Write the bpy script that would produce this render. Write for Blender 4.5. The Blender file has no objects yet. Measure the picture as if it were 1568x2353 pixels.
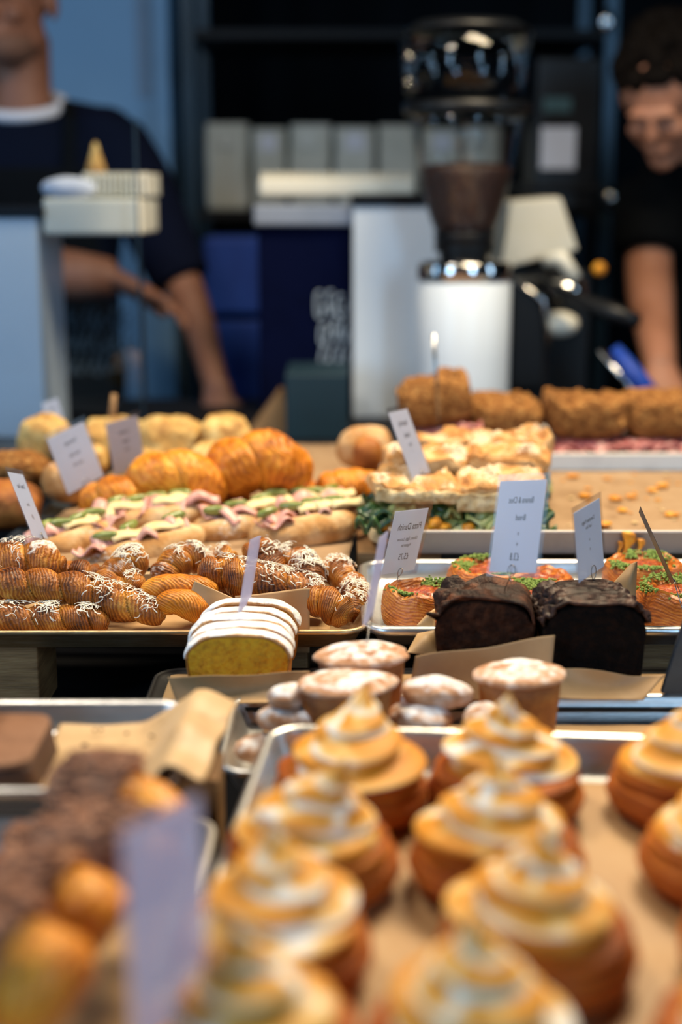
import bpy, math, random
from mathutils import Vector, Matrix, noise
sc = bpy.context.scene
C = sc.collection
R = math.radians
PI = math.pi
# ------------------------------------------------------------------ camera
F = 3300.0
PITCH = R(12.4)
CAM = Vector((0, 0, 1.29))
cd = bpy.data.cameras.new('camera'); cam = bpy.data.objects.new('camera', cd); C.objects.link(cam)
cam.location = CAM; cam.rotation_euler = (PI/2 - PITCH, 0, 0)
cd.sensor_fit = 'VERTICAL'; cd.sensor_height = 36.0; cd.lens = 36.0*F/2353.0
cd.clip_start = 0.05
cd.dof.use_dof = True; cd.dof.focus_distance = 1.27; cd.dof.aperture_fstop = 2.3
sc.camera = cam
FW = Vector((0, math.cos(PITCH), -math.sin(PITCH))); UP = Vector((0, math.sin(PITCH), math.cos(PITCH))); RT = Vector((1, 0, 0))
# ------------------------------------------------------------------ light
w = bpy.data.worlds.new('world'); sc.world = w; w.use_nodes = True
bg = w.node_tree.nodes['Background']; bg.inputs[0].default_value = (0.25, 0.38, 0.62, 1); bg.inputs[1].default_value = 0.045
def area(name, loc, target, sx, sy, power, col):
    l = bpy.data.lights.new(name, 'AREA'); l.shape = 'RECTANGLE'; l.size = sx; l.size_y = sy; l.energy = power; l.color = col
    o = bpy.data.objects.new(name, l); C.objects.link(o); o.location = loc
    o.rotation_euler = (Vector(target) - Vector(loc)).to_track_quat('-Z', 'Y').to_euler()
    return o
area('overhead_lamp', (0.45, 1.75, 2.3), (0.1, 1.15, 0.9), 0.7, 0.35, 42, (1.0, 0.82, 0.56))
area('overhead_lamp', (-0.7, 1.2, 2.5), (-0.1, 1.1, 0.9), 0.4, 0.4, 18, (1.0, 0.88, 0.72))
area('window_or_streak_light', (-2.6, 1.7, 1.6), (0.6, 2.4, 1.2), 0.25, 1.6, 12, (0.42, 0.70, 1.0))  # strip emitter added to draw blue streaks on the hopper glass
area('window_or_streak_light', (2.5, 1.2, 1.7), (0.4, 2.4, 1.2), 0.2, 1.4, 7, (0.5, 0.75, 1.0))  # second strip added at the right, for highlights on hopper and chrome
area('window_or_streak_light', (-2.1, -0.7, 1.9), (0.1, 2.2, 1.1), 0.5, 1.6, 32, (0.42, 0.69, 1.0))
area('window_or_streak_light', (1.3, -1.2, 2.0), (0.2, 2.4, 1.1), 0.35, 1.6, 26, (0.42, 0.70, 1.0))
sc.view_settings.view_transform = 'Standard'; sc.view_settings.look = 'None'
sc.view_settings.exposure = 0.0; sc.view_settings.gamma = 1.0; sc.view_settings.use_curve_mapping = False
sc.cycles.max_bounces = 8; sc.cycles.transparent_max_bounces = 16
sc.cycles.sample_clamp_indirect = 4.0
# ------------------------------------------------------------------ photograph pixel -> place in the room
def at(px, py, Y):
    d = FW + RT*((px-784)/F) + UP*((1176.5-py)/F)
    return CAM + d*(Y/d.y)
def atz(px, py, z):
    d = FW + RT*((px-784)/F) + UP*((1176.5-py)/F)
    return CAM + d*((z-CAM.z)/d.z)
def xat(px, Y, z):
    return (px-784)/F*(Vector((0, Y, z-CAM.z)).dot(FW))
# ------------------------------------------------------------------ materials
def mat(name, c1, c2=None, c3=None, scale=30, rough=.5, bump=0, bscale=None, metal=0, coat=0, sss=0,
        stretch=(1, 1, 1), tone=0, lam=0, dust=None, spec=.5, ramp=(0.3, 0.5, 0.7), dscale=250, detail=6, bd=.002):
    m = bpy.data.materials.new(name); m.use_nodes = True
    nt = m.node_tree; N = nt.nodes; L = nt.links; b = N['Principled BSDF']
    c2 = c2 or c1; c3 = c3 or c2
    tc = N.new('ShaderNodeTexCoord'); oi = N.new('ShaderNodeObjectInfo')
    mp = N.new('ShaderNodeMapping'); mp.inputs['Scale'].default_value = stretch
    L.new(tc.outputs['Object'], mp.inputs[0])
    ad = N.new('ShaderNodeVectorMath'); ad.operation = 'ADD'
    sm = N.new('ShaderNodeMath'); sm.operation = 'MULTIPLY'; sm.inputs[1].default_value = 7.0
    L.new(oi.outputs['Random'], sm.inputs[0]); L.new(mp.outputs[0], ad.inputs[0]); L.new(sm.outputs[0], ad.inputs[1])
    no = N.new('ShaderNodeTexNoise'); no.inputs['Scale'].default_value = scale; no.inputs['Detail'].default_value = detail
    no.inputs['Roughness'].default_value = .62
    L.new(ad.outputs[0], no.inputs['Vector'])
    fac = no.outputs['Fac']
    if tone:
        a = N.new('ShaderNodeAttribute'); a.attribute_name = 'tone'
        m1 = N.new('ShaderNodeMath'); m1.operation = 'MULTIPLY_ADD'; m1.inputs[1].default_value = tone
        m2 = N.new('ShaderNodeMath'); m2.operation = 'MULTIPLY'; m2.inputs[1].default_value = 1-tone
        L.new(fac, m2.inputs[0]); L.new(a.outputs['Fac'], m1.inputs[0]); L.new(m2.outputs[0], m1.inputs[2]); fac = m1.outputs[0]
    hgt = None
    if lam:
        a = N.new('ShaderNodeAttribute'); a.attribute_name = 'lam'
        m1 = N.new('ShaderNodeMath'); m1.operation = 'MULTIPLY'; m1.inputs[1].default_value = lam
        n3 = N.new('ShaderNodeTexNoise'); n3.inputs['Scale'].default_value = 55; n3.inputs['Detail'].default_value = 3; L.new(ad.outputs[0], n3.inputs['Vector'])
        m2 = N.new('ShaderNodeMath'); m2.operation = 'MULTIPLY_ADD'; m2.inputs[1].default_value = 22
        L.new(a.outputs['Fac'], m1.inputs[0]); L.new(n3.outputs['Fac'], m2.inputs[0]); L.new(m1.outputs[0], m2.inputs[2])
        s = N.new('ShaderNodeMath'); s.operation = 'SINE'; L.new(m2.outputs[0], s.inputs[0])
        m3 = N.new('ShaderNodeMath'); m3.operation = 'MULTIPLY_ADD'; m3.inputs[1].default_value = .09; L.new(s.outputs[0], m3.inputs[0]); L.new(fac, m3.inputs[2])
        fac = m3.outputs[0]; hgt = s.outputs[0]
    cr = N.new('ShaderNodeValToRGB'); e = cr.color_ramp.elements
    e[0].position = ramp[0]; e[0].color = (*c1, 1); e[1].position = ramp[2]; e[1].color = (*c3, 1)
    k = e.new(ramp[1]); k.color = (*c2, 1)
    L.new(fac, cr.inputs[0]); col = cr.outputs[0]
    if dust is not None:
        a = N.new('ShaderNodeAttribute'); a.attribute_name = 'dust'
        nd = N.new('ShaderNodeTexNoise'); nd.inputs['Scale'].default_value = dscale; nd.inputs['Detail'].default_value = 4; L.new(ad.outputs[0], nd.inputs['Vector'])
        m1 = N.new('ShaderNodeMath'); m1.operation = 'ADD'; L.new(a.outputs['Fac'], m1.inputs[0]); L.new(nd.outputs['Fac'], m1.inputs[1])
        mr = N.new('ShaderNodeMapRange'); mr.inputs[1].default_value = .82; mr.inputs[2].default_value = 1.12; L.new(m1.outputs[0], mr.inputs[0])
        mx = N.new('ShaderNodeMix'); mx.data_type = 'RGBA'; L.new(mr.outputs[0], mx.inputs[0]); L.new(col, mx.inputs[6]); mx.inputs[7].default_value = (*dust, 1)
        col = mx.outputs[2]
    L.new(col, b.inputs['Base Color'])
    b.inputs['Roughness'].default_value = rough; b.inputs['Metallic'].default_value = metal
    b.inputs['Coat Weight'].default_value = coat; b.inputs['Coat Roughness'].default_value = .25
    b.inputs['Specular IOR Level'].default_value = spec
    if sss:
        b.inputs['Subsurface Weight'].default_value = sss; b.inputs['Subsurface Radius'].default_value = (.02, .012, .006); b.inputs['Subsurface Scale'].default_value = .5
    if bump:
        n2 = N.new('ShaderNodeTexNoise'); n2.inputs['Scale'].default_value = bscale or scale*3; n2.inputs['Detail'].default_value = 5
        L.new(ad.outputs[0], n2.inputs['Vector'])
        bp = N.new('ShaderNodeBump'); bp.inputs['Strength'].default_value = bump; bp.inputs['Distance'].default_value = bd
        h = n2.outputs['Fac']
        if hgt is not None:
            m4 = N.new('ShaderNodeMath'); m4.operation = 'MULTIPLY_ADD'; m4.inputs[1].default_value = .12; L.new(hgt, m4.inputs[0]); L.new(h, m4.inputs[2]); h = m4.outputs[0]
        L.new(h, bp.inputs['Height']); L.new(bp.outputs[0], b.inputs['Normal'])
    return m
def glass(name, col=(.9, .95, 1), fac=.12, rough=.05, fk=.6):
    m = bpy.data.materials.new(name); m.use_nodes = True; nt = m.node_tree; N = nt.nodes; L = nt.links
    N.remove(N['Principled BSDF']); out = N['Material Output']
    t = N.new('ShaderNodeBsdfTransparent'); t.inputs[0].default_value = (*col, 1)
    g = N.new('ShaderNodeBsdfGlossy'); g.inputs['Roughness'].default_value = rough
    lw = N.new('ShaderNodeLayerWeight'); lw.inputs[0].default_value = .25
    ma = N.new('ShaderNodeMath'); ma.operation = 'MULTIPLY_ADD'; ma.inputs[1].default_value = fk; ma.inputs[2].default_value = fac; ma.use_clamp = True
    L.new(lw.outputs['Fresnel'], ma.inputs[0])
    x = N.new('ShaderNodeMixShader'); L.new(ma.outputs[0], x.inputs[0]); L.new(t.outputs[0], x.inputs[1]); L.new(g.outputs[0], x.inputs[2]); L.new(x.outputs[0], out.inputs[0])
    return m
m_pastry = mat('pastry', (.70, .31, .05), (.36, .105, .012), (.06, .013, .003), scale=70, rough=.36, bump=.8, bscale=260, tone=.6, lam=60, spec=.35, dust=(.86, .80, .72), ramp=(.22, .47, .78))
m_golden = mat('golden_pastry', (.84, .36, .035), (.62, .19, .010), (.20, .042, .005), scale=55, rough=.42, spec=.35, bump=.7, bscale=200, tone=.45, lam=50, coat=.05, dust=(.85, .8, .72), ramp=(.2, .48, .8))
m_cruffin = mat('cruffin_pastry', (.80, .30, .03), (.52, .125, .007), (.18, .030, .002), scale=40, rough=.55, spec=.25, bump=.4, bscale=200, tone=.5, lam=60, ramp=(.2, .5, .8))
m_danish = mat('danish_pastry', (.76, .30, .045), (.50, .12, .010), (.13, .024, .004), scale=70, rough=.36, bump=.6, bscale=300, tone=.5, lam=130, coat=.12, ramp=(.2, .48, .78))
m_filling = mat('tomato_filling', (.62, .22, .03), (.42, .05, .01), (.10, .03, .01), scale=180, rough=.25, bump=1, bscale=300, coat=.5)
m_pesto = mat('pesto_crumb', (.16, .27, .04), (.26, .38, .07), (.42, .50, .14), scale=400, rough=.8, bump=.8, bscale=900)
m_cheese = mat('grated_cheese', (.80, .70, .50), (.88, .82, .68), scale=200, rough=.6, sss=.1)
m_mer = mat('torched_meringue', (.88, .81, .70), (.84, .52, .16), (.66, .26, .02), scale=22, rough=.55, spec=.3, tone=.85, sss=.05, bump=.1, bscale=60, ramp=(.13, .34, .74))
m_bread = mat('floured_crust', (.78, .56, .32), (.54, .28, .10), (.24, .09, .03), scale=30, rough=.8, spec=.2, bump=.6, bscale=180, tone=.3, dust=(.74, .68, .62))
m_scone = mat('cheese_bread', (.80, .62, .26), (.62, .36, .10), (.26, .10, .02), scale=45, rough=.7, bump=.8, bscale=120)
m_foc = mat('focaccia_crust', (.74, .48, .22), (.58, .27, .07), (.28, .09, .02), scale=55, rough=.75, bump=1.0, bscale=260, tone=.35, dust=(.85, .72, .52), dscale=420)
m_focb = mat('seeded_crust', (.52, .28, .09), (.30, .12, .03), (.06, .022, .008), scale=130, rough=.85, spec=.2, bump=1.0, bscale=170, bd=.006)
m_crumb = mat('bread_crumb', (.84, .70, .44), (.76, .56, .28), (.50, .28, .09), scale=90, rough=.85, bump=1, bscale=160, bd=.004)
m_leaf = mat('dark_leaf', (.008, .02, .01), (.02, .07, .015), (.07, .16, .03), scale=90, rough=.3, bump=.5, coat=.3)
m_lettuce = mat('pale_leek', (.30, .33, .07), (.45, .46, .14), (.65, .66, .36), scale=60, rough=.3, bump=.6, coat=.4)
m_squash = mat('roast_squash', (.85, .42, .03), (.80, .30, .01), (.40, .13, .01), scale=70, rough=.4, bump=.8)
m_ham = mat('ham', (.62, .26, .20), (.72, .36, .30), (.80, .52, .44), scale=45, rough=.35, bump=.3, sss=.1)
m_salami = mat('cured_meat', (.25, .03, .03), (.45, .12, .11), (.62, .42, .38), scale=60, rough=.3, bump=.4, coat=.3)
m_gherkin = mat('gherkin', (.14, .19, .03), (.20, .25, .05), (.32, .36, .10), scale=70, rough=.3, bump=.5, coat=.3)
m_chslice = mat('cheese_slice', (.80, .58, .22), (.84, .66, .34), scale=30, rough=.5, sss=.1)
m_paper = mat('baking_parchment', (.40, .23, .10), (.46, .28, .125), (.54, .35, .17), scale=9, rough=.55, bump=.35, bscale=30, bd=.004)
m_papd = mat('stained_parchment', (.30, .16, .07), (.58, .38, .19), (.66, .45, .24), scale=32, rough=.5, bump=.3, bscale=30, ramp=(.30, .40, .7))
m_papk = mat('used_parchment', (.20, .11, .05), (.34, .21, .11), (.42, .28, .16), scale=26, rough=.6, bump=.3, bscale=30, ramp=(.30, .42, .7))
m_steel = mat('tray_metal', (.55, .55, .55), (.66, .66, .66), (.74, .74, .74), scale=40, rough=.34, metal=.9, bump=.1, bscale=200, stretch=(1, 6, 6))
m_brass = mat('worn_tray_metal', (.40, .26, .13), (.50, .34, .18), (.60, .46, .30), scale=30, rough=.4, metal=.85, bump=.15, bscale=120, stretch=(1, 8, 8))
m_grey = mat('dull_tray_metal', (.46, .43, .41), (.54, .51, .48), scale=30, rough=.5, metal=.5, bump=.1)
m_dtray = mat('dark_tray_metal', (.012, .02, .032), (.02, .035, .055), scale=30, rough=.4, metal=.3)
m_wood = mat('wood', (.16, .075, .025), (.30, .15, .055), (.42, .23, .09), scale=14, rough=.6, bump=.3, stretch=(1, 1, 12))
m_black = mat('black_surface', (.003, .003, .004), (.005, .005, .0065), scale=10, rough=.6, spec=.25)
m_bplas = mat('black_plastic', (.003, .0035, .005), (.004, .005, .007), scale=10, rough=.4, spec=.3)
m_wire = mat('wire', (.35, .34, .33), scale=50, rough=.25, metal=1)
def paper_mat(name, c):
    m = mat(name, c, scale=60, rough=.7); nt = m.node_tree; N = nt.nodes; L = nt.links
    tr = N.new('ShaderNodeBsdfTranslucent'); tr.inputs[0].default_value = (*[min(1, q*1.25) for q in c], 1)
    mx = N.new('ShaderNodeMixShader'); mx.inputs[0].default_value = .55
    L.new(N['Principled BSDF'].outputs[0], mx.inputs[1]); L.new(tr.outputs[0], mx.inputs[2]); L.new(mx.outputs[0], N['Material Output'].inputs[0])
    return m
m_card = paper_mat('price_card_paper', (.72, .77, .95))
m_gcard = paper_mat('greyish_card_paper', (.60, .58, .64))
m_frost = paper_mat('cloudy_sleeve', (.62, .60, .72))
_nt = m_frost.node_tree; _mx = _nt.nodes.new('ShaderNodeMixShader'); _tr = _nt.nodes.new('ShaderNodeBsdfTransparent'); _mx.inputs[0].default_value = .45
_src = _nt.nodes['Material Output'].inputs[0].links[0].from_socket
_nt.links.new(_tr.outputs[0], _mx.inputs[1]); _nt.links.new(_src, _mx.inputs[2]); _nt.links.new(_mx.outputs[0], _nt.nodes['Material Output'].inputs[0])
m_ink = mat('ink', (.012, .012, .02), scale=40, rough=.6)
m_sleeve = glass('clear_sleeve', (.95, .95, .96), .02, .25, .10)
m_glass = glass('glass', (.90, .94, .98), .06, .02)
m_hglass = glass('hopper_glass', (.95, .97, .98), .03, .04, .3)
m_yel = mat('yellow_cake_crumb', (.90, .44, .012), (.82, .36, .008), (.60, .22, .005), scale=160, rough=.8, bump=1, bscale=220, ramp=(.38, .52, .72), bd=.004)
m_yelc = mat('cake_crust', (.30, .10, .012), (.48, .19, .025), scale=60, rough=.7, bump=.6)
m_icing = mat('white_icing', (.55, .28, .10), (.84, .83, .82), (.90, .90, .90), scale=120, rough=.45, bump=.7, bscale=160, sss=.03, tone=.6, ramp=(.28, .42, .6), bd=.004)
m_choc = mat('dark_cake_crumb', (.002, .001, .0005), (.005, .002, .001), (.014, .005, .002), scale=110, rough=.9, spec=.15, bump=1, bscale=150, bd=.006)
m_choc2 = mat('brown_cake_crumb', (.010, .003, .0015), (.028, .009, .0035), (.065, .021, .008), scale=110, rough=.85, spec=.15, bump=1, bscale=150, bd=.006)
m_choctop = mat('dark_cake_top', (.010, .004, .002), (.035, .012, .006), (.16, .05, .018), scale=60, rough=.6, spec=.25, bump=1, bscale=120, coat=0, bd=.005)
m_chocic = mat('chocolate_icing', (.012, .005, .003), (.040, .016, .010), (.12, .05, .03), scale=70, rough=.5, spec=.3, bump=.5)
m_flake = mat('chocolate_flakes', (.08, .028, .014), (.34, .14, .07), (.52, .27, .15), scale=60, rough=.7, bump=1, bscale=150, bd=.006)
m_brown = mat('brownie', (.03, .010, .004), (.06, .020, .008), (.10, .036, .015), scale=60, rough=.7, bump=.8, bscale=120)
m_browntop = mat('brownie_top', (.17, .07, .03), (.26, .12, .06), scale=40, rough=.6, bump=.6, bscale=90)
m_muff = mat('muffin', (.50, .19, .03), (.36, .11, .015), (.14, .032, .006), scale=50, rough=.65, bump=.6, tone=.3)
m_dust = mat('sugar_dusted_crust', (.34, .13, .045), (.52, .27, .14), (.78, .66, .58), scale=60, rough=.75, bump=.6, bscale=160, dust=(.84, .83, .84), dscale=120, ramp=(.3, .48, .7))
m_navy = mat('navy_cloth', (.0015, .003, .012), (.002, .004, .015), scale=40, rough=.9, spec=.1, bump=.3, bscale=300)
m_apron = mat('black_cloth', (.0015, .0018, .0025), (.002, .0025, .003), scale=40, rough=.9, spec=.1)
m_tee = mat('white_cloth', (.62, .66, .78), scale=40, rough=.85)
m_skin = mat('skin', (.21, .085, .05), (.26, .11, .065), (.31, .14, .085), scale=14, rough=.55, sss=.08)
m_skind = mat('tanned_skin', (.34, .14, .08), (.42, .18, .10), (.47, .21, .13), scale=14, rough=.55, sss=.08)
m_hair = mat('dark_hair', (.002, .0015, .001), (.005, .003, .002), scale=200, rough=.8, spec=.1, bump=1, bscale=200)
m_stub = mat('beard_stubble', (.10, .05, .035), (.16, .08, .055), scale=200, rough=.8)
m_wpan = mat('white_enamel', (.70, .77, .84), (.74, .81, .88), scale=6, rough=.35)
m_cream = mat('cream_enamel', (.72, .69, .56), (.76, .73, .62), scale=10, rough=.4)
m_gpan = mat('grey_panel', (.22, .26, .33), (.26, .30, .38), scale=10, rough=.4)
m_npan = mat('navy_panel', (.0015, .003, .018), (.002, .004, .024), scale=10, rough=.8, spec=.04)
m_blue = mat('blue_board', (.0, .030, .26), (.002, .045, .34), scale=4, rough=.6, stretch=(6, 1, 1))
m_teal = mat('teal_board', (.001, .016, .028), (.0015, .022, .038), scale=6, rough=.6)
m_chrome = mat('chrome', (.75, .75, .75), scale=10, rough=.12, metal=1)
m_bean = mat('coffee_beans', (.014, .005, .003), (.035, .013, .008), (.08, .035, .024), scale=160, rough=.4, bump=1, bscale=140, bd=.006)
m_bag = mat('paper_bags', (.44, .44, .38), (.50, .50, .44), (.56, .56, .52), scale=7, rough=.7, bump=.3, bscale=14)
m_lab = mat('label_paper', (.60, .60, .66), scale=20, rough=.6)
m_tlab = mat('teal_label', (.03, .08, .09), scale=20, rough=.6)
m_wall = mat('dark_wall', (.002, .003, .005), (.003, .0045, .0065), scale=3, rough=.8, spec=.1)
m_floor = mat('floor_concrete', (.03, .03, .03), (.05, .05, .05), scale=4, rough=.6)
m_lwall = mat('pale_blue_panel', (.20, .36, .54), (.24, .42, .62), scale=3, rough=.5)
m_post = mat('rack_steel', (.015, .035, .055), (.02, .045, .07), scale=10, rough=.35, metal=.4)
m_reflect = mat('reflection_tint', (.42, .50, .58), scale=40, rough=.8)  # pale tint for lettering reflected on the navy body
m_cardb = mat('cardboard', (.28, .15, .06), (.34, .19, .08), scale=20, rough=.8)
# ------------------------------------------------------------------ mesh helpers
def nz(p, s, seed=0.0): return noise.noise(Vector((p[0]*s+seed*3.1, p[1]*s-seed*1.7, p[2]*s+seed)))
def fr(p, s, seed=0.0, o=4): return noise.fractal(Vector((p[0]*s+seed*3.1, p[1]*s-seed*1.7, p[2]*s+seed)), 1.0, 2.0, o)
class MB:
    def __init__(s): s.V = []; s.F = []; s.A = []
    def surf(s, nu, nv, f, wrap=True, cap0=True, cap1=True, M=None):
        b = len(s.V)
        for i in range(nu):
            for j in range(nv):
                r = f(i/(nu-1), j/nv if wrap else j/(nv-1))
                p, a = (r if isinstance(r, tuple) else (r, (0, 0, 0)))
                s.V.append(M @ p if M else p); s.A.append(a)
        n = nv if wrap else nv-1
        for i in range(nu-1):
            for j in range(n):
                k = (j+1) % nv
                s.F.append((b+i*nv+j, b+i*nv+k, b+(i+1)*nv+k, b+(i+1)*nv+j))
        if wrap:
            if cap0: s.F.append(tuple(b+j for j in range(nv))[::-1])
            if cap1: s.F.append(tuple(b+(nu-1)*nv+j for j in range(nv)))
        return s
    def box(s, c, d, M=None, rot=0):
        b = len(s.V); c = Vector(c); Rm = Matrix.Rotation(rot, 3, 'Z')
        for x in (-.5, .5):
            for y in (-.5, .5):
                for z in (-.5, .5):
                    p = c + Rm @ Vector((x*d[0], y*d[1], z*d[2])); s.V.append(M @ p if M else p); s.A.append((0, 0, 0))
        for q in ((0, 1, 3, 2), (4, 6, 7, 5), (0, 4, 5, 1), (2, 3, 7, 6), (0, 2, 6, 4), (1, 5, 7, 3)): s.F.append(tuple(b+i for i in q))
        return s
    def tube(s, pts, rad, seg=12, flat=1.0, M=None, fn=None, up=None):
        pts = [Vector(p) for p in pts]; n = len(pts)
        if not hasattr(rad, '__len__'): rad = [rad]*n
        b = len(s.V); prev = None
        for i, p in enumerate(pts):
            t = (pts[min(i+1, n-1)] - pts[max(i-1, 0)]).normalized()
            if prev is None:
                u = Vector(up) if up else (Vector((0, 0, 1)) if abs(t.z) < .9 else Vector((0, 1, 0)))
            else: u = prev
            u = (u - t*u.dot(t)).normalized(); prev = u; v = t.cross(u)
            r = rad[i]; ra, rb = (r if isinstance(r, tuple) else (r, r*flat))
            for j in range(seg):
                a = 2*PI*j/seg; q = p + v*(math.cos(a)*ra) + u*(math.sin(a)*rb)
                s.V.append(M @ q if M else q); s.A.append((0, 0, 0))
        for i in range(n-1):
            for j in range(seg):
                k = (j+1) % seg; s.F.append((b+i*seg+j, b+i*seg+k, b+(i+1)*seg+k, b+(i+1)*seg+j))
        s.F.append(tuple(b+j for j in range(seg))[::-1]); s.F.append(tuple(b+(n-1)*seg+j for j in range(seg)))
        return s
    def lathe(s, prof, seg=48, c=(0, 0, 0), M=None, fn=None):
        c = Vector(c)
        def f(u, v):
            i = round(u*(len(prof)-1)); r, z = prof[i]; a = 2*PI*v
            p = Vector((r*math.cos(a), r*math.sin(a), z)) + c
            return fn(p, u, v) if fn else p
        return s.surf(len(prof), seg, f, M=M)
    def ell(s, c, r, seg=20, lump=0, ls=40, seed=0, M=None, rot=None, e=1.0, tone=None):
        c = Vector(c)
        def f(u, v):
            th = -PI/2 + PI*min(max(u, .001), .999); ph = 2*PI*v
            g = lambda x: math.copysign(abs(x)**e, x)
            d = Vector((g(math.cos(th))*g(math.cos(ph))*r[0], g(math.cos(th))*g(math.sin(ph))*r[1], g(math.sin(th))*r[2]))
            if lump: d = d*(1+lump*fr(d+c, ls, seed))
            if rot: d = rot @ d
            return (c+d, tone(c+d, d, u, v) if tone else (0, 0, 0))
        return s.surf(seg, seg*2, f, M=M)
    def build(s, name, m, parent=None, bevel=0, smooth=True, solid=0, kind=None, loc=None, sub=0):
        me = bpy.data.meshes.new(name); me.from_pydata([tuple(v) for v in s.V], [], s.F)
        me.polygons.foreach_set('use_smooth', [smooth]*len(me.polygons))
        if any(a != (0, 0, 0) for a in s.A):
            for k, nm in enumerate(('tone', 'dust', 'lam')):
                at_ = me.attributes.new(nm, 'FLOAT', 'POINT'); at_.data.foreach_set('value', [a[k] for a in s.A])
        me.materials.append(m); me.update()
        o = bpy.data.objects.new(name, me); C.objects.link(o)
        if parent: o.parent = parent
        if loc is not None: o.location = loc
        if solid:
            q = o.modifiers.new('solid', 'SOLIDIFY'); q.thickness = solid; q.offset = 0
        if bevel:
            q = o.modifiers.new('bevel', 'BEVEL'); q.width = bevel; q.segments = 3; q.limit_method = 'ANGLE'
            if smooth: me.polygons.foreach_set('use_smooth', [False]*len(me.polygons))
        if sub:
            q = o.modifiers.new('sub', 'SUBSURF'); q.levels = q.render_levels = sub
        if kind: o['kind'] = kind
        return o
def tag(o, label=None, cat=None, group=None, kind=None):
    if label: o['label'] = label
    if cat: o['category'] = cat
    if group: o['group'] = group
    if kind: o['kind'] = kind
    return o
def thing(name, label, cat, loc=(0, 0, 0), rz=0, group=None, tilt=None):
    o = bpy.data.objects.new(name, None); C.objects.link(o); o.empty_display_size = .02
    o.location = loc; o.rotation_euler = (0, 0, rz) if tilt is None else (tilt[0], tilt[1], rz)
    return tag(o, label, cat, group)
def fuse(mb, name, m, parent, voxel=.006, smooth=6, loc=None):
    o = mb.build('tmp', m)
    r = o.modifiers.new('r', 'REMESH'); r.mode = 'VOXEL'; r.voxel_size = voxel
    q = o.modifiers.new('s', 'SMOOTH'); q.factor = .5; q.iterations = smooth
    dg = bpy.context.evaluated_depsgraph_get(); me = bpy.data.meshes.new_from_object(o.evaluated_get(dg))
    me.name = name; me.polygons.foreach_set('use_smooth', [True]*len(me.polygons))
    bpy.data.objects.remove(o)
    n = bpy.data.objects.new(name, me); C.objects.link(n)
    if parent: n.parent = parent
    if not me.materials: me.materials.append(m)
    return n
def lerp(a, b, t): return a + (b-a)*t
def sst(a, b, x):
    t = min(max((x-a)/(b-a), 0), 1); return t*t*(3-2*t)
def spline(pts, n):
    pts = [Vector(p) for p in pts]; out = []; m = len(pts)-1
    for i in range(n):
        t = i/(n-1)*m; k = min(int(t), m-1); f = t-k
        p0, p1, p2, p3 = pts[max(k-1, 0)], pts[k], pts[k+1], pts[min(k+2, m)]
        out.append(.5*((2*p1)+(p2-p0)*f+(2*p0-5*p1+4*p2-p3)*f*f+(3*p1-p0-3*p2+p3)*f**3))
    return out
# ------------------------------------------------------------------ the room
def struct(name, c, d, m, bevel=0):
    o = MB().box(c, d).build(name, m, smooth=False, bevel=bevel); o['kind'] = 'structure'; return o
struct('floor', (0, 1.6, -.02), (6, 7, .04), m_floor)
struct('ceiling', (0, 1.6, 3.02), (6, 7, .04), m_wall)
struct('wall_back', (0, 4.55, 1.5), (6, .1, 3), m_wall)
struct('wall_left', (-2.95, 1.6, 1.5), (.1, 7, 3), m_wall)
struct('wall_right', (2.95, 1.6, 1.5), (.1, 7, 3), m_wall)
CT = .84
# serving counter and the work counter behind it
t = thing('serving_counter', 'black counter that carries all the pastry trays', 'counter', (0, 1.2, 0))
MB().box((0, 0, CT-.02), (1.9, 1.9, .04)).build('worktop', m_black, t, smooth=False, bevel=.004)
MB().box((0, 0, (CT-.04)/2), (1.8, 1.8, CT-.04)).build('base_cabinet', m_black, t, smooth=False)
t = thing('work_counter', 'black work counter behind the pastries under the coffee grinder', 'counter', (0, 2.54, 0))
MB().box((0, 0, .88), (2.6, .56, .04)).build('worktop', m_black, t, smooth=False, bevel=.004)
MB().box((0, 0, .43), (2.5, .48, .86)).build('base_cabinet', m_black, t, smooth=False)
WT = .90
# ------------------------------------------------------------------ baking trays
def tray(label, x0, x1, y0, y1, z, h=.022, yaw=0, m=None, rc=.02, rim=.0028, flare=.008):
    m = m or m_steel; cx, cy = (x0+x1)/2, (y0+y1)/2; hx, hy = (x1-x0)/2, (y1-y0)/2
    K = 8
    def ring(off, zz):
        out = []
        for q, (sx, sy) in enumerate(((1, 1), (-1, 1), (-1, -1), (1, -1))):
            for k in range(K):
                a = PI/2*q + PI/2*k/(K-1)
                r = max(rc+off, .002)
                out.append(Vector((sx*(hx-rc)+r*math.cos(a), sy*(hy-rc)+r*math.sin(a), zz)))
        return out
    prof = [(-flare-.02, .0016), (-flare-.003, .0016), (-flare, .004), (-.001, h-rim), (-.0005, h), (rim*.8, h+rim*.9), (rim*1.9, h+rim*.4), (rim*2.0, h-rim*.9), (rim*.9, h-rim*1.1), (0, h-rim*1.4), (-flare+.001, .002), (-flare-.004, 0), (-flare-.02, 0)]
    mb = MB(); rings = [ring(o, zz) for o, zz in prof]; n = len(rings[0])
    mb.surf(len(rings), n, lambda u, v: rings[round(u*(len(rings)-1))][int(round(v*n)) % n])
    o = mb.build('baking_tray', m, loc=(cx, cy, z)); o.rotation_euler = (0, 0, yaw)
    return tag(o, label, 'tray')
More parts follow.
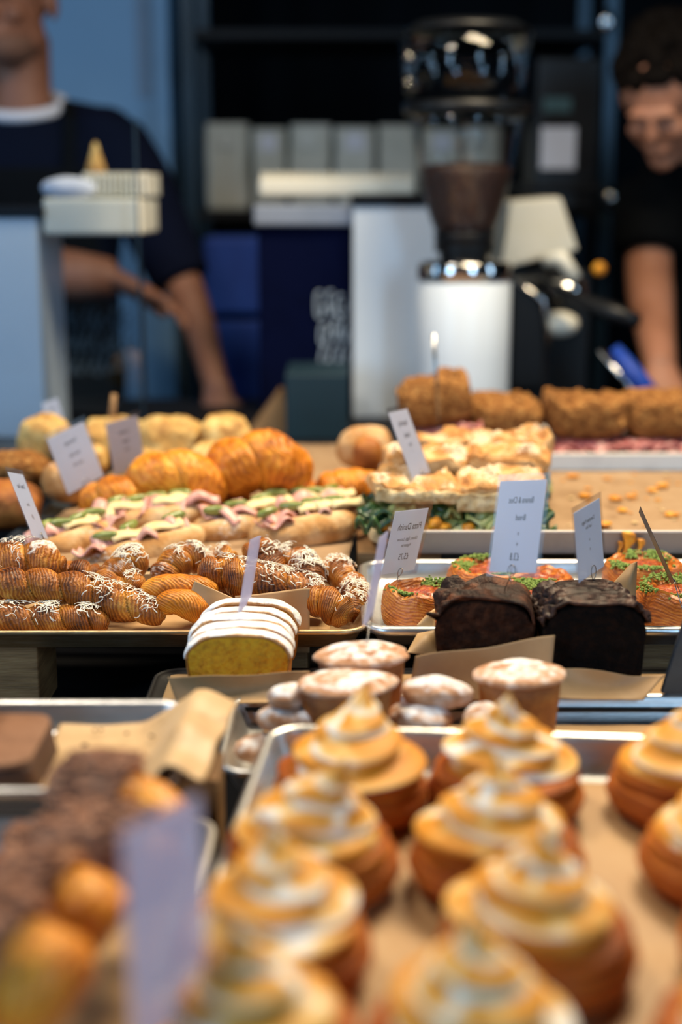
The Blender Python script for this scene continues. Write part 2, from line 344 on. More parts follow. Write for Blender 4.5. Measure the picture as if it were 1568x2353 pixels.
def sheet(label, x0, x1, y0, y1, z, yaw=0, m=None, amp=.0015, seed=1, n=40, fn=None, name='parchment_sheet'):
    cx, cy = (x0+x1)/2, (y0+y1)/2
    def f(u, v):
        x = lerp(x0, x1, u)-cx; y = lerp(y0, y1, v)-cy
        p = Vector((x, y, amp*(1+nz((x, y, 0), 22, seed))))
        if fn: p = fn(p, u, v)
        return p
    o = MB().surf(n, n, f, wrap=False).build(name, m or m_paper, loc=(cx, cy, z), solid=.0004); o.rotation_euler = (0, 0, yaw)
    return tag(o, label, 'baking paper')
def block(label, x0, x1, y0, y1, z0, z1, m=None):
    o = MB().box((0, 0, (z1-z0)/2), (x1-x0, y1-y0, z1-z0)).build('wooden_riser', m or m_wood, smooth=False, bevel=.002, loc=((x0+x1)/2, (y0+y1)/2, z0))
    return tag(o, label, 'wooden block')
# cruffin tray
tray('large steel tray in the foreground under the meringue-topped pastries', -.064, .42, .455, .90, .913, h=.024, yaw=R(-5), m=m_steel)
sheet('brown paper lining under the meringue-topped pastries', -.040, .395, .475, .875, .9155, yaw=R(-5), seed=2)
block('wooden riser under the meringue pastry tray', .0, .3, .5, .8, CT, .912)
# muffin tray
tray('steel tray holding the sugar-dusted biscuits and muffins', -.082, .36, .935, 1.085, CT+.04, h=.020, m=m_steel)
sheet('brown paper lining under the sugared biscuits', -.06, .34, .952, 1.066, CT+.0425, seed=3)
block('wooden riser under the sugared biscuit tray', -.02, .3, .96, 1.06, CT, CT+.039)
# brownie tray
tray('small steel tray on the left holding brownies', -.40, -.104, .79, .935, .930, h=.019, m=m_steel)
block('wooden block under the right end of the brownie tray', -.112, -.078, .85, .90, CT, .9295)
block('wooden block under the left end of the brownie tray', -.36, -.31, .85, .90, CT, .9295)
# chocolate croissant tray
tray('grey tray in the front left corner under the chocolate-dusted pastries', -.42, -.082, .36, .838, .882, h=.026, m=m_grey)
sheet('brown paper lining under the chocolate-dusted pastries', -.40, -.10, .38, .81, .8845, seed=4)
block('wooden riser under the chocolate pastry tray', -.38, -.12, .45, .75, CT, .8815)
# cake tray
tray('flat black tray under the loaf cakes', -.155, .30, 1.078, 1.172, .888, h=.006, m=m_black, rim=.0015, flare=.003)
block('wooden riser under the loaf cake tray', -.1, .26, 1.10, 1.16, CT, .8875)
# twist tray
TW = .907
tray('worn gold-toned tray under the cheese twists', -.50, .018, 1.182, 1.375, TW, h=.018, m=m_brass, yaw=R(.4), rim=.0022)
sheet('brown paper lining under the cheese twists', -.48, -.01, 1.197, 1.355, TW+.002, seed=5)
block('wooden block at the left end under the cheese twist tray', -.40, xat(90, 1.2, .87), 1.20, 1.28, CT, TW-.001)
block('wooden block at the right end under the cheese twist tray', -.09, -.03, 1.24, 1.34, CT, TW-.001)
# danish tray
tray('silver steel tray under the green-topped pizza danishes', .026, .50, 1.190, 1.415, TW, h=.018, m=m_steel, rim=.0042)
sheet('brown paper lining at the right of the danish tray', .20, .46, 1.22, 1.39, TW+.002, seed=6)
block('wooden block under the pizza danish tray', .08, .40, 1.24, 1.34, CT, TW-.001)
# back left tray
BL = .918
tray('long dark tray at the back left under the baguettes and croissants', -.345, .020, 1.390, 2.14, BL, h=.006, m=m_dtray, yaw=R(-4))
sheet('brown paper lining the long back left tray', -.318, .030, 1.383, 2.12, BL+.010, yaw=R(-4), seed=7, amp=.001, m=m_papk)
block('wooden block under the long back left tray', -.10, -.02, 1.425, 1.60, CT, BL-.001)
block('wooden block under the far end of the back left tray', -.2, .0, 1.85, 1.95, CT, BL-.001)
tray('dark tray at the far left under the brown rolls', -.86, -.400, 1.40, 2.12, BL, h=.020, m=m_dtray, yaw=R(-4))
block('wooden block under the far left tray', -.70, -.5, 1.6, 1.8, CT, BL-.001)
# back right trays
tray('deep grey tray on the right under the focaccia sandwiches', .052, .64, 1.432, 1.885, .930, h=.025, m=m_grey, rim=.0015, flare=.003, rc=.006)
sheet('crumb-strewn brown paper in the grey focaccia tray', .062, .63, 1.445, 1.872, .932, seed=8, m=m_papk)
block('pale wooden block under the front edge of the focaccia tray', xat(822, 1.44, .92), xat(1015, 1.44, .92), 1.445, 1.55, CT, .929)
block('wooden block under the far end of the focaccia tray', .2, .5, 1.7, 1.8, CT, .929)
tray('steel tray at the back under the cured meat focaccia', .10, .72, 1.90, 2.14, .930, h=.02, m=m_grey)
block('wooden block under the cured meat focaccia tray', .2, .55, 1.95, 2.1, CT, .929)
# ------------------------------------------------------------------ meringue cruffins
def cruffin(x, y, z, label, seed, s=1.0, lean=(0, 0), tw=1):
    rnd = random.Random(seed)
    t = thing('meringue_pastry', label, 'pastry', (x, y, z), rnd.uniform(-PI, PI), 'pastries topped with torched meringue')
    RB, H = .0460*s, .031*s
    def f(u, v):
        a = 2*PI*v; zz = u*H
        prof = .80 + .24*math.sin(PI*min(u*1.15, 1))**.7 if u < .87 else None
        if prof is None: prof = lerp(1.0, .78, (u-.87)/.13)
        ph = u*5.0 + v*1.0
        fc = ph % 1.0
        r = RB*prof*(1+.055*(math.sin(PI*fc)**.6-.5)+.03*nz((math.cos(a), math.sin(a), u*2), 1.6, seed))
        return (Vector((r*math.cos(a), r*math.sin(a), zz+.0015*nz((math.cos(a)*2, math.sin(a)*2, u), 1.5, seed))), (.25+.6*math.sin(PI*fc), 0, ph))
    mb = MB().surf(46, 72, f)
    mb.lathe([(RB*.78, H), (RB*.5, H+.002), (.001, H+.002)], 40)
    mb.build('pastry_case', m_cruffin, t)
    M0 = .0435*s; MH = .0385*s; turns = 3.0; wz = rnd.uniform(.05, .12)
    bx, by = rnd.uniform(-.006, .006)+lean[0], rnd.uniform(-.004, .004)+lean[1]
    lop = rnd.uniform(.05, .16); lph = rnd.uniform(0, 6.28)
    def g(u, v):
        a = 2*PI*v
        env = (1-u)**.74 if u < .9 else (.1**.74)*(1-(u-.9)/.1)**.8
        zz = (u**.92)*MH*1.08 + .006*max(0, (u-.86)/.14)**1.3
        ph = u*turns*(1+.25*u) + v*tw
        fc = ph % 1.0
        bul = (1-(2*fc-1)**2)**.55
        r = M0*env*(.74+.27*bul*(1-.45*u))*(1+wz*math.cos(a-2*PI*u*turns)+lop*math.cos(a+lph)*(1-u)+.04*nz((math.cos(a), math.sin(a), u*3), 1.3, seed))
        if u < .06: r *= .86+.14*u/.06
        k = u**3.0
        p = Vector((r*math.cos(a)+bx*k, r*math.sin(a)+by*k, zz + H - .001 + .002*math.sin(a+lph)))
        n_ = nz((math.cos(a)*1.5, math.sin(a)*1.5, u*4), 1.2, seed+5)
        tone = .04 + .78*sst(.12, .70, fc)*sst(-.60, .20, n_+.1)*(1-.7*sst(.9, 1, fc)) + .22*n_*sst(.1, .4, fc) + .10*sst(.6, .9, u)
        return (p, (max(0, tone), 0, 0))
    MB().surf(90, 96, g).build('meringue_swirl', m_mer, t)
    return t
rows = [.828, .730, .636, .546]
names_r = ['back row', 'second row from the back', 'third row from the back', 'front row']
colx = [(.0060, -.0160, -.0330, -.0380), (.1010, .0860, .0950, .0560), (.2130, .2130, .2140, .1800)]
names_c = ['left column', 'middle column', 'right column']
k = 0
for ci in range(3):
    for ri in range(4):
        k += 1
        cruffin(colx[ci][ri], rows[ri], .9185, 'torched meringue pastry in the %s, %s of the front tray' % (names_c[ci], names_r[ri]), 20+k,
                s=1.0, lean=((-.020, -.016, -.004, 0)[ri] if ci == 0 else (0, .004, -.003, -.004)[ri], 0))
cruffin(.308, .76, .9185, 'torched meringue pastry at the far right edge of the front tray', 77)
# ------------------------------------------------------------------ muffins and sugared biscuits
Z1 = CT+.0445
def muffin(x, y, label, seed, s=1.0):
    t = thing('sugared_muffin', label, 'muffin', (x, y, Z1), .1*seed, 'sugar-dusted muffins'); h = .060*s
    MB().lathe([(.022*s, 0), (.026*s, .002), (.0285*s, .02*s), (.031*s, .045*s), (.0325*s, h), (.02*s, h+.002), (.001, h+.003)], 40,
               fn=lambda p, u, v: (Vector((p.x*(1+.03*nz(p, 60, seed)), .8*p.y*(1+.03*nz(p, 60, seed)), p.z)), (.3+.4*u, 0, 0))).build('muffin_base', m_muff, t)
    MB().ell((0, 0, h+.002), (.0365*s, .0290*s, .0068*s), 26, .10, 50, seed, tone=lambda p, d, u, v: (.4, .46*sst(.45, .8, u)*(.75+.5*sst(-.3, .3, nz(p, 45, seed))), 0)).build('muffin_top', m_dust, t)
muffin(xat(798, .985, .95), .985, 'sugar-dusted muffin standing nearest, directly behind the left meringue pastries', 1)
muffin(xat(832, 1.052, .95), 1.046, 'sugar-dusted muffin behind the nearest muffin, rearmost of the muffins', 2, 1.03)
muffin(xat(1196, 1.01, .95), 1.01, 'sugar-dusted muffin at the right end of the biscuit tray', 3, .98)
def biscuit(px, py, Y, wpx, label, seed, hh=.0105):
    p = at(px, py, Y); r = wpx/2/F*Y*1.05
    t = thing('sugared_biscuit', label, 'biscuit', (p.x, p.y, max(p.z, Z1+hh-.001)), seed, 'sugar-dusted biscuits in piles')
    MB().ell((0, 0, 0), (r, r*.72, hh), 26, .14, 45, seed, tone=lambda p, d, u, v: (.4, .50*sst(.40, .75, u)*(.8+.4*sst(-.3, .3, nz(p, 45, seed)))-.05, 0)).build('biscuit_shell', m_dust, t)
    return t
for (px, py, Y, wp, lb, hh) in [
    (626, 1722, .975, 190, 'sugar-dusted biscuit at the bottom of the left pile', .010),
    (655, 1652, .985, 150, 'sugar-dusted biscuit in the middle of the left pile', .0105),
    (668, 1600, .990, 120, 'sugar-dusted biscuit on top of the left pile, half behind the muffin', .009),
    (942, 1712, .980, 160, 'sugar-dusted biscuit at the bottom of the middle pile', .0095),
    (968, 1650, .990, 165, 'sugar-dusted biscuit in the middle of the middle pile', .0105),
    (1003, 1592, 1.0, 168, 'whitest sugar-dusted biscuit on top of the middle pile', .0115),
    (1100, 1702, .965, 130, 'sugar-dusted biscuit low in front of the right muffin', .010),
    (1108, 1648, .960, 110, 'sugar-dusted biscuit leaning on the right muffin', .0095)]:
    biscuit(px, py, Y, wp, lb, px*.1, hh)
# ------------------------------------------------------------------ brownies and their paper
def brownie(x0, x1, y0, y1, z, h, label, seed):
    t = thing('brownie_square', label, 'brownie', ((x0+x1)/2, (y0+y1)/2, z), 0, 'brownies on the left tray')
    hx, hy = (x1-x0)/2, (y1-y0)/2
    MB().ell((0, 0, h*.46), (hx, hy, h*.46), 22, .05, 60, seed, e=.22).build('crumb', m_brown, t)
    MB().ell((0, 0, h*.92), (hx*.98, hy*.98, h*.08), 22, .03, 60, seed, e=.25).build('crust', m_browntop, t)
brownie(-.32, -.185, .80, .89, .9345, .026, 'chocolate brownie lying in the left tray beside the empty paper', 1)
brownie(-.33, -.226, .835, .905, .961, .026, 'chocolate brownie stacked on top at the left picture edge', 2)
def flap(p, u, v):
    lift = sst(.45, 1, u)
    p.z += .023*min(lift*1.6, 1)*(1-.35*sst(.8, 1, u)) + .006*nz(p, 30, 3)*sst(.2, .6, u)
    p.x -= .010*lift*(1-v)
    return p
sheet('empty grease-spotted brown paper curling over the right of the brownie tray', -.192, xat(528, .87, .95), .795, .935, .935, m=m_papd, amp=.002, seed=9, fn=flap)
rnd = random.Random(4)
for i in range(8):
    px, py = rnd.uniform(180, 400), rnd.uniform(1665, 1780)
    p = atz(px, py, .9415)
    tag(MB().ell((0, 0, 0), (rnd.uniform(.001, .0024), rnd.uniform(.001, .0018), .0009), 8, .2, 300, i).build('cake_crumb', m_brown, loc=p), 'dark brownie crumb on the empty brown paper', 'crumb', 'brownie crumbs on the empty paper')
# ------------------------------------------------------------------ laminated rolls (twists, croissants)
def roll(mb, path, R0, turns, seed, n=150, seg=88, taper=(.35, .35), ridge=.33, flat=.92, dustk=0, lamk=1.0, tone0=.35, wob=.10):
    pts = spline(path, n); prev = None; b = len(mb.V); rnd = random.Random(seed)
    frames = []
    for i, p in enumerate(pts):
        t = (pts[min(i+1, n-1)]-pts[max(i-1, 0)]).normalized()
        u = prev if prev is not None else Vector((0, 0, 1))
        u = (u - t*u.dot(t)).normalized(); prev = u; w_ = t.cross(u)
        s = i/(n-1)
        e = min(1, lerp(taper[0], 1, min(s/.22, 1)**.6)) * min(1, lerp(taper[1], 1, min((1-s)/.22, 1)**.6))
        if s < .02 or s > .98: e *= .55
        Rr = R0*e*(1+wob*nz((s*6, seed, 0), 1, seed))
        frames.append((p, u, w_, Rr))
        for j in range(seg):
            v = j/seg; a = 2*PI*v
            ph = turns*s + v
            fc = ph % 1.0
            bul = (math.sin(PI*fc))**.45
            rr = Rr*(1-ridge+ridge*1.25*bul) * (1+.004*math.sin(fc*50+6*nz((s*4, math.cos(a), math.sin(a)), 1, seed)))
            d = w_*math.cos(a)*rr + u*math.sin(a)*rr*flat
            q = p+d
            rr2 = 1+.05*fr(q, 60, seed, 3)
            q = p+d*rr2
            n1 = nz(q, 45, seed+2)
            tone = tone0 + .45*(bul-.6) + .45*n1 + .25*nz(q, 110, seed+6)
            du = 0
            if dustk: du = dustk*sst(.2, .95, math.sin(a))*sst(-.25, .35, nz(q, 55, seed+9))
            mb.V.append(q); mb.A.append((max(0, tone), du, fc*lamk+.3*s))
    for i in range(n-1):
        for j in range(seg):
            k = (j+1) % seg; mb.F.append((b+i*seg+j, b+i*seg+k, b+(i+1)*seg+k, b+(i+1)*seg+j))
    mb.F.append(tuple(b+j for j in range(seg))[::-1]); mb.F.append(tuple(b+(n-1)*seg+j for j in range(seg)))
    return frames
def shavings(t, frames, count, seed, s0=.05, s1=.95, clumps=5):
    rnd = random.Random(seed); mb = MB()
    cl = [rnd.uniform(s0, s1) for _ in range(clumps)]
    for i in range(count):
        s = min(max(rnd.choice(cl)+rnd.gauss(0, .035), s0), s1)
        p, u, w_, Rr = frames[int(s*(len(frames)-1))]
        a = rnd.gauss(PI/2+.2, .62)
        nrm = (w_*math.cos(a)+u*math.sin(a)).normalized()
        q = p + nrm*(Rr*1.02+.0008+rnd.random()*.0018)
        d1 = Vector((rnd.uniform(-1, 1), rnd.uniform(-1, 1), rnd.uniform(-.7, .3)))
        d1 = (d1 - nrm*d1.dot(nrm)).normalized(); d2 = nrm.cross(d1)
        L = rnd.uniform(.003, .0085); W = rnd.uniform(.00022, .0005); cv = rnd.uniform(-.5, .5)
        b = len(mb.V)
        for k in range(5):
            h = k/4-.5
            c = q + d1*(h*L) + d2*(cv*L*(h*h)*2) - nrm*(h*h*L*.5) + nrm*.0008
            for sg in (-1, 1): mb.V.append(c + d2*(W*sg)); mb.A.append((0, 0, 0))
        for k in range(4): mb.F.append((b+2*k, b+2*k+1, b+2*k+3, b+2*k+2))
    return mb.build('cheese_shavings', m_cheese, t, solid=.0003, smooth=False, kind='stuff')
def twist(label, pix, R0, turns, seed, dust=0, shav=120, clumps=6, m=None, cat='pastry', group='cheese twists on the gold-toned tray', name='cheese_twist', **kw):
    P = [at(a, b, Y) for a, b, Y in pix]; c = sum(P, Vector())/len(P); base = Vector((c.x, c.y, min(q.z for q in P)-R0))
    t = thing(name, label, cat, base, 0, group)
    mb = MB(); fr_ = roll(mb, [p-base for p in P], R0, turns, seed, dustk=dust, **kw)
    mb.build('pastry_roll', m or m_pastry, t)
    if shav: shavings(t, fr_, shav, seed, clumps=clumps)
    return t
twist('cheese twist lying lowest at the front left of the tray', [(-90, 1418, 1.215), (60, 1424, 1.212), (170, 1424, 1.212), (252, 1428, 1.215)], .0135, 5, 1, shav=330, clumps=6)
twist('long cheese twist sloping down to the right across the front left', [(-90, 1345, 1.235), (40, 1345, 1.235), (150, 1352, 1.232), (260, 1383, 1.228), (380, 1418, 1.222)], .0165, 6, 2, shav=330, clumps=7, tone0=.42)
twist('cheese twist heaped at the far left with a label stuck in it', [(-80, 1300, 1.29), (0, 1297, 1.29), (80, 1292, 1.285), (145, 1310, 1.28)], .0215, 3, 3, dust=.6, shav=120, clumps=4)
twist('small rolled pastry end behind the long twist', [(150, 1318, 1.31), (185, 1318, 1.30), (225, 1330, 1.295)], .0135, 2.5, 4, shav=0, tone0=.5)
twist('cheese twist pointing up behind the long twist, thick cheese on its tip', [(222, 1350, 1.285), (262, 1325, 1.30), (300, 1296, 1.31), (335, 1290, 1.32)], .0150, 3, 5, dust=.4, shav=260, clumps=3)
twist('cheese twist curving between the tall twist and the plain bundle', [(230, 1362, 1.27), (280, 1352, 1.265), (335, 1340, 1.265)], .0125, 3, 24, shav=60, clumps=2, tone0=.3)
twist('cheese twist standing behind the plain pastry bundle', [(360, 1336, 1.30), (395, 1300, 1.31), (430, 1285, 1.32), (470, 1290, 1.33)], .0150, 3, 6, dust=.4, shav=190, clumps=3, tone0=.3)
twist('pale cheese twist end rising behind the dark centre twist', [(470, 1310, 1.34), (505, 1286, 1.345), (540, 1288, 1.34)], .0135, 2, 7, dust=.5, shav=120, clumps=3, tone0=.15)
twist('plain golden layered pastry bundle beside the brown paper', [(325, 1362, 1.245), (385, 1352, 1.245), (450, 1352, 1.245), (500, 1358, 1.25)], .0125, .7, 8, shav=0, m=m_golden, tone0=.30, lamk=3)
twist('plain golden layered pastry end tucked under the bundle', [(360, 1392, 1.225), (410, 1386, 1.225), (460, 1400, 1.228), (500, 1412, 1.23)], .0135, .8, 9, shav=0, m=m_golden, tone0=.30, lamk=3)
twist('dark glazed cheese twist in the centre behind the brown paper', [(455, 1305, 1.262), (520, 1322, 1.262), (590, 1338, 1.262), (700, 1365, 1.262), (760, 1385, 1.262)], .0180, 4.5, 10, shav=320, clumps=7, tone0=.45)
twist('cheese twist with coiled ridges rising behind the thin edge-on label', [(560, 1285, 1.33), (605, 1275, 1.33), (625, 1310, 1.31), (660, 1345, 1.30)], .0170, 3.5, 11, shav=60, clumps=3, tone0=.5)
twist('cheese twist covered in white shavings right of the centre', [(640, 1287, 1.33), (680, 1290, 1.325), (705, 1322, 1.31), (715, 1360, 1.29)], .0155, 3, 12, dust=.5, shav=300, clumps=4, tone0=.4)
twist('cheese twist at the right end of the tray curling round the corner', [(735, 1318, 1.33), (775, 1315, 1.32), (805, 1345, 1.30), (815, 1385, 1.27), (805, 1415, 1.25)], .0145, 4, 13, dust=.5, shav=300, clumps=5, tone0=.35)
twist('lowest cheese twist in front at the right end of the tray', [(700, 1372, 1.24), (745, 1384, 1.23), (780, 1405, 1.225), (800, 1420, 1.22)], .0155, 3, 14, shav=50, clumps=3, tone0=.3)
twist('cheese twist under the centre twist with its cut end to the front', [(500, 1350, 1.29), (600, 1370, 1.275), (700, 1392, 1.27)], .0120, 3, 15, shav=0, tone0=.55)
# ------------------------------------------------------------------ croissants at the back left
def croissant(label, pix, R0, seed, turns=2.6, tone0=.35, **kw):
    return twist(label, pix, R0, turns, seed, shav=0, m=m_golden, cat='croissant', group='croissants on the back left tray', name='croissant', tone0=tone0, ridge=.17, taper=(.30, .30), **kw)
croissant('largest golden croissant on top of the pile at the back left', [(508, 1112, 1.67), (545, 1072, 1.645), (600, 1058, 1.64), (650, 1080, 1.65), (680, 1112, 1.67)], .0380, 41, turns=2.2, tone0=.36)
croissant('glossy orange croissant left of the largest croissant', [(318, 1128, 1.64), (360, 1100, 1.615), (410, 1092, 1.61), (460, 1112, 1.62), (488, 1138, 1.64)], .0330, 42, turns=2.0, tone0=.12)
croissant('golden croissant at the left end of the pile below the label with a ring clip', [(212, 1172, 1.62), (245, 1148, 1.60), (285, 1145, 1.60), (330, 1172, 1.62)], .0270, 43, turns=2.5, tone0=.28)
croissant('small brown croissant end under the largest croissant', [(620, 1140, 1.70), (660, 1130, 1.70), (700, 1132, 1.71), (722, 1145, 1.72)], .0190, 44, tone0=.5)
croissant('golden croissant half hidden behind the focaccia sandwich', [(735, 1135, 1.68), (780, 1120, 1.67), (830, 1122, 1.67), (875, 1138, 1.68)], .0240, 45, tone0=.2)
croissant('dark croissant low behind the baguettes', [(470, 1152, 1.69), (520, 1142, 1.68), (570, 1150, 1.69)], .0200, 46, tone0=.6)
# ------------------------------------------------------------------ baguette sandwiches
def baguette(label, pA, pB, R0, seed, hams=9, gher=4, ch=3):
    A = at(*pA); B = at(*pB); c = (A+B)/2; base = Vector((c.x, c.y, c.z-R0*.7)); rnd = random.Random(seed)
    t = thing('ham_baguette', label, 'sandwich', base, 0, 'open baguettes with ham and gherkins')
    ax = (B-A); L = ax.length; ax.normalize(); up = Vector((0, 0, 1)); up = (up-ax*up.dot(ax)).normalized(); sd = ax.cross(up)
    off = Vector((0, 0, R0*.7))
    def f(u, v):
        s = 2*u-1; a = 2*PI*v
        e = max((1-abs(s)**3.2)**.6 if abs(s) < 1 else 0, .06)
        r = R0*e*(1+.07*nz((s*3, math.cos(a), math.sin(a)), 1.3, seed)+.02*nz((s*3, math.cos(a), math.sin(a)), 5, seed))
        g = math.exp(-((a-PI/2)/.55)**2)
        r *= 1-.42*g*e
        z = math.sin(a)*r*.80
        p = ax*(s*L/2) + sd*(math.cos(a)*r*1.12) + up*z + off
        return (p, (.2+.5*nz(p, 30, seed)+.15*(1-g), .38*sst(-.3, .5, nz(p, 24, seed+4)), 0))
    MB().surf(70, 48, f).build('bread', m_bread, t)
    for i in range(hams):
        s = rnd.uniform(-.8, .8)*L/2; o2 = rnd.uniform(-.35, .35)*R0; wd = rnd.uniform(.012, .021); ln = rnd.uniform(.026, .050); rt = rnd.uniform(-.6, .6); ph = rnd.uniform(0, 6)
        def h(u, v):
            x = (u-.5)*ln; y = (v-.5)*wd*2
            z = .0045*math.sin(u*7+ph)+.005*math.sin(v*5+ph)-.010*max(0, abs(v-.5)-.25)*2
            return ax*(s+x*math.cos(rt)-y*math.sin(rt)) + sd*(o2+x*math.sin(rt)+y*math.cos(rt)) + up*(R0*.48+z+.003+.002*i/hams) + off
        MB().surf(14, 10, h, wrap=False).build('ham_fold', m_ham, t, solid=.0014)
    for i in range(ch):
        s = rnd.uniform(-.8, .8)*L/2; rt = rnd.uniform(-.5, .5)
        def h(u, v):
            x = (u-.5)*.042; y = (v-.5)*.022
            return ax*(s+x) + sd*(rt*.01+y) + up*(R0*.60+.006*math.sin(v*3)+.002*math.sin(u*6)) + off
        MB().surf(10, 8, h, wrap=False).build('cheese_slice', m_chslice, t, solid=.002)
    for i in range(gher):
        s = (-.75+1.5*(i+.5)/gher+rnd.uniform(-.1, .1))*L/2; rt = rnd.uniform(-.7, .7); o2 = rnd.uniform(-.5, .1)*R0
        Rm = Matrix([ax, sd, up]).transposed() @ Matrix.Rotation(rt, 3, 'Z')
        MB().ell(ax*s+sd*o2+up*(R0*.62+.006)+off, (.0135, .0050, .0050), 12, .12, 120, i, rot=Rm, e=.8).build('gherkin', m_gherkin, t)
baguette('floury baguette with ham at the right end of the sandwich row', (575, 1240, 1.475), (822, 1190, 1.53), .031, 1, 6, 4, 3)
baguette('baguette in the middle with pink ham hanging over its side', (440, 1232, 1.50), (668, 1180, 1.57), .028, 2, 6, 3, 3)
baguette('baguette in front left of the middle with a bare floury end', (175, 1302, 1.415), (470, 1222, 1.485), .029, 3, 5, 3, 2)
baguette('baguette at the left with gherkin slices on top', (75, 1270, 1.45), (260, 1212, 1.51), .027, 4, 4, 4, 2)
baguette('baguette behind the others under the orange croissants', (225, 1205, 1.545), (480, 1172, 1.58), .026, 5, 6, 4, 3)
baguette('rearmost baguette beside the croissants at the right', (600, 1178, 1.60), (800, 1160, 1.63), .022, 6, 5, 4, 2)
# ------------------------------------------------------------------ rolls and savoury breads at the back
def lump(name, label, px, py, Y, wpx, hpx, seed, m, group, l=.16, cat='bread', part='crust', ls=28, rd=.9, e=.8):
    c = at(px, py, Y); k = Y*1.02/F
    o = MB().ell((0, 0, 0), (wpx*k/2, wpx*k/2*rd, hpx*k/2), 34, l, ls, seed, e=e,
        tone=lambda p, d, u, v: (.4, .3*sst(.4, .9, u), 0)).build(name, m, loc=c)
    return tag(o, label, cat, group)
G1 = 'pale cheese breads at the back left'
lump('cheese_bread', 'pale knobbly cheese bread in the centre of the back left group', 392, 1012, 1.95, 145, 110, 1, m_scone, G1, .22)
lump('cheese_bread', 'pale cheese bread just left of the largest croissant', 520, 1000, 1.93, 120, 90, 2, m_scone, G1, .22)
lump('cheese_bread', 'pale cheese bread behind the grey label with a ring clip', 262, 1010, 1.97, 150, 100, 3, m_scone, G1, .2)
lump('cheese_bread', 'low pale cheese bread in front of the centre one', 330, 1075, 1.80, 130, 90, 4, m_scone, G1, .2)
lump('cheese_bread', 'pale cheese bread between the largest and orange croissants', 490, 1060, 1.80, 110, 90, 5, m_scone, G1, .2)
G2 = 'rough bread rolls on the far left tray'
lump('bread_roll', 'rough pale bread roll in front of the reflected white machine', 110, 1015, 1.85, 130, 120, 6, m_scone, G2, .22)
lump('bread_roll', 'brown bread roll at the left picture edge, upper', 40, 1080, 1.72, 150, 90, 7, m_focb, G2, .16)
lump('bread_roll', 'brown bread roll at the left picture edge, lower', 10, 1160, 1.60, 170, 110, 8, m_muff, G2, .12)
lump('bread_roll', 'pale roll beside the large white label', 150, 1105, 1.68, 110, 95, 9, m_bread, G2, .15)
lump('bread_roll', 'pale bread roll low beside the dark tray edge', 205, 1060, 1.80, 90, 80, 10, m_scone, G2, .15)
lump('bread_roll', 'floury round bread roll alone left of the focaccia', 838, 1028, 1.84, 125, 100, 11, m_bread, 'floury rolls', .12)
lump('bread_roll', 'dark end of a roll in front of the floury round roll', 845, 1045, 1.76, 68, 80, 12, m_muff, 'floury rolls', .08)
